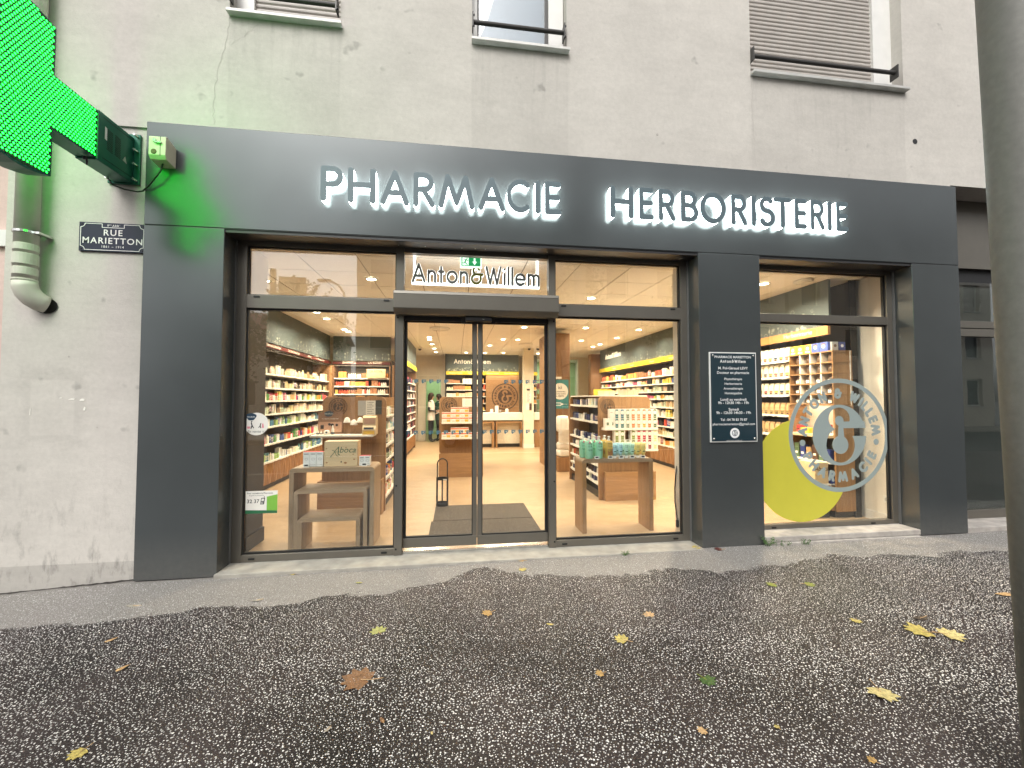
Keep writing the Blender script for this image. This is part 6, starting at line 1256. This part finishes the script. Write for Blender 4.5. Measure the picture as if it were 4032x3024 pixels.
# goods on the shelves: the largest 300 of each kind are things, the rest stays joined per unit
um = {}
mb = MB().box(-.5, .5, -.5, .5, 0, 1); me = bpy.data.meshes.new('carton_unit'); me.from_pydata(mb.v, [], mb.f); me.materials.append(M['goods']); um['carton'] = me
mb = MB().lathe((0, 0, 0), [(.5, 0), (.5, .68), (.34, .78), (.26, .8), (.26, 1.)], 10); me = bpy.data.meshes.new('bottle_unit'); me.from_pydata(mb.v, [], mb.f); me.materials.append(M['goods']); um['bottle'] = me
bme = {k: (np.array([v.co for v in m_.vertices]), [tuple(p.vertices) for p in m_.polygons]) for k, m_ in um.items()}
cp = Vector(camo.location)
for kind, nm in (('carton', 'shelf_carton'), ('bottle', 'shelf_bottle')):
    L_ = sorted([q_ for q_ in GOODS if q_['kind'] == kind], key=lambda q_: -(q_['s'][2]/((Vector(q_['p'])-cp).length)))
    for q_ in L_[:300]:
        o = bpy.data.objects.new(nm, um[kind]); COL.objects.link(o); o.location = q_['p']; o.scale = q_['s']; o.color = (*q_['c'], 1)
        lb = f"small {colname(q_['c'])} {kind} on the "+q_['unit'].replace('lowest shelf from the bottom', 'lowest shelf')
        tag(o, lb, kind, lb)
    rest = {}
    for q_ in L_[300:]: rest.setdefault(q_['unit'], []).append(q_)
    for u, qs in rest.items():
        V0, F0 = bme[kind]; vs_, fs, cs = [], [], []
        for i, q_ in enumerate(qs):
            vs_.append(V0*np.array(q_['s'])+np.array(q_['p'])); fs += [tuple(j+i*len(V0) for j in f) for f in F0]; cs += [(*q_['c'], 1.)]*len(V0)
        me = bpy.data.meshes.new('shelf_goods'); me.from_pydata(np.concatenate(vs_).tolist(), [], fs); a = me.attributes.new('Col', 'FLOAT_COLOR', 'POINT'); a.data.foreach_set('color', np.array(cs, dtype=np.float32).reshape(-1)); me.materials.append(M['goods_joined'])
        o = bpy.data.objects.new('shelf_goods', me); COL.objects.link(o); tag(o, f'rows of smaller {kind}s packed on the '+u, 'goods', None, 'stuff')

# ================================================================== PEOPLE at the rear doorway
def person(label, loc, rot, h, top_mat, sleeve_mat, arm_pose, hair_long=True):
    t = thing('person', label, 'person', loc); s = h/1.65
    J = {'pel': (0, 0, .90, .125, .09), 'wa': (0, .005, 1.03, .11, .08), 'ch': (0, 0, 1.22, .135, .09), 'sh': (0, .01, 1.34, .11, .075), 'nk': (0, .0, 1.42, .05, .05), 'nk2': (0, -.01, 1.47, .047, .047), 'hd': (0, -.015, 1.54, .072, .085), 'hd2': (0, -.01, 1.60, .06, .07)}
    E = [('pel', 'wa'), ('wa', 'ch'), ('ch', 'sh'), ('sh', 'nk'), ('nk', 'nk2'), ('nk2', 'hd'), ('hd', 'hd2')]
    for sd, n in ((-1, 'l'), (1, 'r')):
        J.update({n+'hip': (sd*.085, 0, .86, .085, .085), n+'kn': (sd*.085, -.02 if sd > 0 else .03, .47, .055, .058), n+'cf': (sd*.085, .02, .33, .05, .055), n+'an': (sd*.085, .03, .09, .036, .04), n+'ft': (sd*.09, -.04, .045, .036, .03), n+'to': (sd*.095, -.13, .03, .032, .022)})
        E += [('pel', n+'hip'), (n+'hip', n+'kn'), (n+'kn', n+'cf'), (n+'cf', n+'an'), (n+'an', n+'ft'), (n+'ft', n+'to')]
        el, wr = arm_pose[n]; shd = (sd*.165, 0, 1.34)
        J.update({n+'s': (*shd, .052, .052), n+'e': (*el, .042, .042), n+'w': (*wr, .028, .026)}); E += [('sh', n+'s'), (n+'s', n+'e'), (n+'e', n+'w')]
        dv = (Vector(wr)-Vector(el)).normalized(); sv = dv.cross(Vector((0, 0, 1))).normalized(); pm = Vector(wr)+dv*.06; J[n+'p'] = (*pm, .034, .018); E.append((n+'w', n+'p'))
        for k in range(4):
            f1 = pm+dv*.035+sv*(k-1.5)*.018; ln = (.03, .038, .034, .025)[k]; f2 = f1+dv*ln+Vector((0, 0, -.012)); J[f'{n}f{k}'] = (*f1, .009, .009); J[f'{n}g{k}'] = (*f2, .0075, .0075); E += [(n+'p', f'{n}f{k}'), (f'{n}f{k}', f'{n}g{k}')]
        th = Vector(wr)+dv*.03-sv*.035*sd+Vector((0, 0, .01)); J[n+'t'] = (*th, .010, .010); J[n+'t2'] = (*(th+dv*.035), .008, .008); E += [(n+'w', n+'t'), (n+'t', n+'t2')]
    ks = list(J); me = bpy.data.meshes.new('body'); me.from_pydata([tuple(c*s for c in J[k][:3]) for k in ks], [(ks.index(a), ks.index(b)) for a, b in E], [])
    o = bpy.data.objects.new('body_cage', me); COL.objects.link(o); sk = o.modifiers.new('skin', 'SKIN'); sk.use_smooth_shade = True; o.modifiers.new('sub', 'SUBSURF').levels = 1
    for k, d_ in zip(ks, me.skin_vertices[0].data): d_.radius = (J[k][3]*s, J[k][4]*s); d_.use_root = (k == 'pel')
    dg = bpy.context.evaluated_depsgraph_get(); me2 = bpy.data.meshes.new_from_object(o.evaluated_get(dg)); bpy.data.objects.remove(o)
    for m_ in ('skin', sleeve_mat, 'cloth_black', 'black'): me2.materials.append(M[m_])
    for p in me2.polygons:
        c = p.center/s; wrs = [Vector(arm_pose[n][1]) for n in 'lr']
        p.material_index = 3 if c.z < .10 else 2 if c.z < .92 and abs(c.x) < .2 and not any((c-w).length < .13 for w in wrs) else 0 if c.z > 1.43 or any((c-w).length < .02+.0 or (c-w-(Vector(w)-w)).length < .0 for w in wrs) else 1
        for n in 'lr':
            el, wr = (Vector(q_) for q_ in arm_pose[n]); dv = (wr-el).normalized()
            if (c-wr).dot(dv) > 0 and (c-wr).length < .2: p.material_index = 0
    body = bpy.data.objects.new('body', me2); COL.objects.link(body); body.parent = t; reg(body, loc)
    def ell(rings, m_, nm, par=t):
        mb = MB(); n = 16; vs_ = []
        for (z, rx, ry, oy) in rings: vs_ += [(rx*s*math.cos(2*math.pi*j/n), oy*s+ry*s*math.sin(2*math.pi*j/n), z*s) for j in range(n)]
        mb.add(vs_, [(i*n+j, i*n+(j+1) % n, (i+1)*n+(j+1) % n, (i+1)*n+j) for i in range(len(rings)-1) for j in range(n)]+[tuple(range((len(rings)-1)*n, len(rings)*n))])
        me_ = bpy.data.meshes.new(nm); me_.from_pydata(mb.v, [], mb.f); me_.materials.append(M[m_]); 
        for p in me_.polygons: p.use_smooth = True
        q_ = bpy.data.objects.new(nm, me_); COL.objects.link(q_); q_.parent = t; reg(q_, loc); return q_
    ell([(.74, .185, .135, 0), (.90, .18, .13, 0), (1.05, .15, .115, .0), (1.22, .175, .125, 0), (1.34, .175, .105, .005), (1.40, .10, .07, .005), (1.43, .06, .055, 0)], top_mat, 'tunic')
    ell([(1.28 if hair_long else 1.46, .075, .05, .055), (1.42, .10, .07, .045), (1.52, .098, .095, .025), (1.60, .092, .098, .01), (1.655, .065, .075, .0), (1.68, .03, .035, 0)], 'hair', 'hair')
    fz = 1.545
    for nm, m_, c, r_ in (('nose', 'skin', (0, -.108, fz-.012), .011), ('eye', 'ink', (-.028, -.098, fz+.012), .008), ('eye', 'ink', (.028, -.098, fz+.012), .008), ('mouth', 'pink', (0, -.098, fz-.045), .012), ('ear', 'skin', (-.076, -.01, fz), .014), ('ear', 'skin', (.076, -.01, fz), .014)):
        mb = MB().lathe((c[0]*s, c[1]*s, c[2]*s), [(.001, -r_), (r_*.8, -r_*.5), (r_, 0), (r_*.8, r_*.5), (.001, r_)], 8); me_ = bpy.data.meshes.new(nm); me_.from_pydata(mb.v, [], mb.f); me_.materials.append(M[m_]); q_ = bpy.data.objects.new(nm, me_); COL.objects.link(q_); q_.parent = t; reg(q_, loc)
    for sd in (-1, 1):
        if True:
            el = arm_pose['l' if sd < 0 else 'r'][0]; a = Vector((sd*.15, 0, 1.35)); b = a+(Vector(el)-a)*.62
            mb = MB().tube([tuple(a*s), tuple((a+(b-a)*.5)*s), tuple(b*s)], [.066*s, .064*s, .058*s], 12); me_ = bpy.data.meshes.new('sleeve'); me_.from_pydata(mb.v, [], mb.f); me_.materials.append(M[top_mat]); q_ = bpy.data.objects.new('sleeve', me_); COL.objects.link(q_); q_.parent = t; reg(q_, loc)
    t.rotation_euler = (0, 0, R(rot)); return t
person('person in white tunic over black sleeves standing at the rear doorway', (-.83, 10.38, FZ), 78, 1.63, 'tunic', 'cloth_black', {'l': ((-.21, .03, 1.08), (-.12, -.20, 1.05)), 'r': ((.21, .03, 1.08), (.12, -.20, 1.07))})
person('person in dark green vest partly hidden behind the one in white', (-.60, 10.70, FZ), -60, 1.60, 'cloth_green', 'tunic', {'l': ((-.21, .04, 1.08), (-.15, -.20, 1.30)), 'r': ((.22, .02, 1.08), (.16, -.16, .98))})

# ================================================================== LAMPS INSIDE (strip lights under the pelmets, lit back room)
def strip(name, label, loc, sx, sy, e, rot=(0, 0, 0), col=(1., .82, .57)):
    l = bpy.data.lights.new(name, 'AREA'); l.shape = 'RECTANGLE'; l.size = sx; l.size_y = sy; l.energy = e; l.color = col
    o = bpy.data.objects.new(name, l); COL.objects.link(o); o.location = loc; o.rotation_euler = rot; return o
strip('shelf_strip_light', '', (-2.94, 3.7, 2.28), .05, 5.4, 19, (0, R(-14), 0)); strip('shelf_strip_light', '', (4.44, 5.6, 2.28), .05, 5.9, 22, (0, R(14), 0))
strip('shelf_strip_light', '', (4.55, 1.55, 2.28), .05, 1.8, 8, (0, R(14), 0)); strip('shelf_strip_light', '', (-2.25, 6.44, 2.28), 1.2, .05, 7, (R(14), 0, 0)); strip('shelf_strip_light', '', (.9, 10.18, 2.28), 2.4, .05, 3.5, (R(14), 0, 0)); strip('shelf_strip_light', '', (-1.14, 7.6, 2.28), .05, 2.3, 5, (0, R(-14), 0))
strip('niche_light', '', (4.75, 1.0, 1.40), .2, .5, 1.2); strip('room_light', '', (-.8, 12.2, 2.95), 1., 1., 30, (0, 0, 0), (.95, 1., .75)); strip('room_light', '', (3.6, 12.2, 2.95), 1., 1., 30, (0, 0, 0), (.95, 1., .75))

# ================================================================== ACROSS THE STREET (seen as reflections in the panes)
def house(label, x0, x1, y, h, m_, wins, cols, storeys, shut='shutter'):
    t = thing('street_house', label, 'building', ((x0+x1)/2, y-4, -.3)); holes = []; cw = (x1-x0)/cols
    for i in range(cols):
        for j in range(storeys):
            cx = x0+cw*(i+.5); z = 1.0+j*3.0; holes.append((cx-.6, cx+.6, z, z+1.7))
    obj('wall', wall_holes(x0, x1, -.5, h, y-.3, y, holes), m_, t); obj('side_wall', MB().box(x0, x0+.3, y-9, y-.301, -.5, h).box(x1-.3, x1, y-9, y-.301, -.5, h), m_, t)
    obj('roof', MB().prism([(y+.4, h+.01), (y-9.3, h+.01), (y-4.5, h+2.)], 'X', x0-.3, x1+.3), 'roof_tile', t)
    for k, (a, b, c, d_) in enumerate(holes):
        w_ = obj('window', MB().box(a, a+.06, y-.25, y-.18, c, d_).box(b-.06, b, y-.25, y-.18, c, d_).box(a+.06, b-.06, y-.25, y-.18, d_-.06, d_).box(a+.06, b-.06, y-.25, y-.18, c, c+.06), 'pvc_white', t); obj('pane', MB().box(a+.06, b-.06, y-.22, y-.215, c+.06, d_-.06), 'window_far' if k % 3 else shut, w_); obj('sill', MB().box(a-.05, b+.05, y-.2, y+.08, c-.06, c-.001), 'zinc', w_)
    return t
house('tall cream house across the street', -5.0, 7.0, -17.2, 12.5, 'render_far', None, 5, 4); house('white house across the street further right', 7.3, 19, -17.2, 10, 'render_far_b', None, 4, 3); house('low house across the side street', -19, -9.5, -26, 6.2, 'render_far_b', None, 3, 2); house('grey house far right across the street', 19.5, 34, -17.5, 12, 'render_far', None, 5, 4)
def tree(label, x, y, h, r, n, seed):
    rs = np.random.default_rng(seed); t = thing('street_tree', label, 'tree', (x, y, -.4)); zc = h-r
    mb = MB().tube([(x, y, -.5), (x+.1, y, h*.3), (x, y+.05, h*.55), (x+.05, y, h*.8)], [.16, .13, .09, .04], 10)
    for k in range(9):
        a = k*2.4; z0_ = h*(.35+.05*k); e = (x+math.cos(a)*r*.75, y+math.sin(a)*r*.75, z0_+r*.5); mb.tube([(x, y, z0_), ((x+e[0])/2, (y+e[1])/2, z0_+r*.15), e], [.06, .04, .015], 6)
    obj('trunk', mb, 'bark', t); cl = rs.normal(0, 1, (46, 3)); cl /= np.linalg.norm(cl, axis=1)[:, None]; cl *= (rs.random(46)**.5)[:, None]*r*.95; cl[:, 2] *= 1.15
    idx = rs.integers(0, 46, n); P = cl[idx]+rs.normal(0, r*.16, (n, 3))+np.array([x, y, zc]); A = rs.normal(0, 1, (n, 3)); A /= np.linalg.norm(A, axis=1)[:, None]; B = np.cross(A, rs.normal(0, 1, (n, 3))); B /= np.linalg.norm(B, axis=1)[:, None]; L_ = rs.uniform(.07, .13, n)[:, None]
    V = np.stack([P-A*L_, P+B*L_*.6, P+A*L_, P-B*L_*.6], 1).reshape(-1, 3); F = np.arange(4*n).reshape(-1, 4)
    me = bpy.data.meshes.new('crown'); me.from_pydata(V.tolist(), [], F.tolist()); me.materials.append(M['leaf_tree']); o = bpy.data.objects.new('crown', me); COL.objects.link(o); o.parent = t; o.location = -OFF[t.name]; reg(o, (0, 0, 0))
tree('leafy street tree in front of the tall cream house', 4.8, -14.8, 8.2, 1.9, 5200, 1); tree('tree at the corner of the side street', -7.4, -17, 6.6, 2.0, 5200, 2); tree('round tree by the low house', -11.5, -17.5, 6.2, 2.1, 4200, 3); tree('street tree before the white house', 11.2, -14.8, 7.5, 1.8, 4200, 4)
TL = thing('traffic_light', 'traffic light on a mast at the kerb behind the camera', 'traffic light', (-4.7, -7.0, -.4)); obj('mast', MB().tube([(-4.72, -7., -.5), (-4.72, -7., 4.85)], .075, 14), 'rail_paint', TL)
hd_ = obj('signal_head', MB().box(-4.55, -4.10, -7.12, -6.9, 3.3, 4.62), 'black', TL, bevel=.03)
for k, z in enumerate((3.55, 3.96, 4.37)): obj('visor', MB().tube([(-4.33, -6.9, z), (-4.33, -6.68, z-.02)], .15, 14, cap=False), 'black', hd_); obj('lens', MB().lathe((-4.33, -6.9, z), [(.13, 0), (.12, .01)], 14, 'Y'), 'lens_dark', hd_)
obj('backboard', MB().box(-4.64, -3.95, -7.14, -7.125, 3.2, 4.7), 'rail_paint', TL)
LP = thing('street_lamp', 'slim curved street lamp across the road', 'street lamp', (-4.85, -14.5, -.3)); obj('post', MB().tube([(-4.85, -14.5, -.4), (-4.85, -14.5, 5.4), (-4.9, -14.45, 6.1), (-5.1, -14.3, 6.4), (-5.35, -14.1, 6.5)], [.07, .05, .045, .04, .035], 10), 'zinc', LP); obj('lamp_head', MB().box(-5.85, -5.33, -14.25, -13.95, 6.46, 6.56), 'zinc', LP, bevel=.03)
def car(label, x, y, body, ln=4.2, z=-.36):
    t = thing('parked_car', label, 'car', (x, y, z)); h = ln/2
    side = [(-h, .30), (-h+.05, .62), (-h+.25, .82), (-h+.95, .92), (-h+1.55, 1.38), (h-1.25, 1.42), (h-.45, 1.02), (h-.08, .92), (h, .55), (h-.03, .28)]
    obj('body', MB().prism([(x+a, z+b) for a, b in side], 'Y', y-.85, y+.85), body, t, bevel=.05)
    gl_ = [(-h+1.08, .95), (-h+1.60, 1.33), (h-1.28, 1.36), (h-.68, 1.03)]
    obj('side_window', MB().prism([(x+a, z+b) for a, b in gl_], 'Y', y+.852, y+.858), 'window_far', t)
    for s in (-h+.78, h-.80):
        w_ = obj('wheel', MB().lathe((x+s, y+.70, z+.31), [(.31, 0), (.32, .05), (.32, .15), (.29, .18)], 20, 'Y'), 'tyre', t); obj('rim', MB().lathe((x+s, y+.885, z+.31), [(.2, 0), (.18, .008)], 16, 'Y'), 'steel', w_)
    obj('headlight', MB().box(x-h+.03, x-h+.35, y+.852, y+.860, z+.62, z+.74), 'enamel_white', t); obj('tail_light', MB().box(x+h-.35, x+h-.04, y+.852, y+.860, z+.72, z+.86), 'carton_red', t)
car('grey car parked across the street', 9.4, -12.6, 'car_grey'); car('white car parked across the street behind the grey one', 14.1, -12.6, 'car_white', 4.4); car('grey car parked across the street in front of the tall house', 1.0, -12.7, 'car_grey', 4.0, -.42)
bpy.context.view_layer.update()
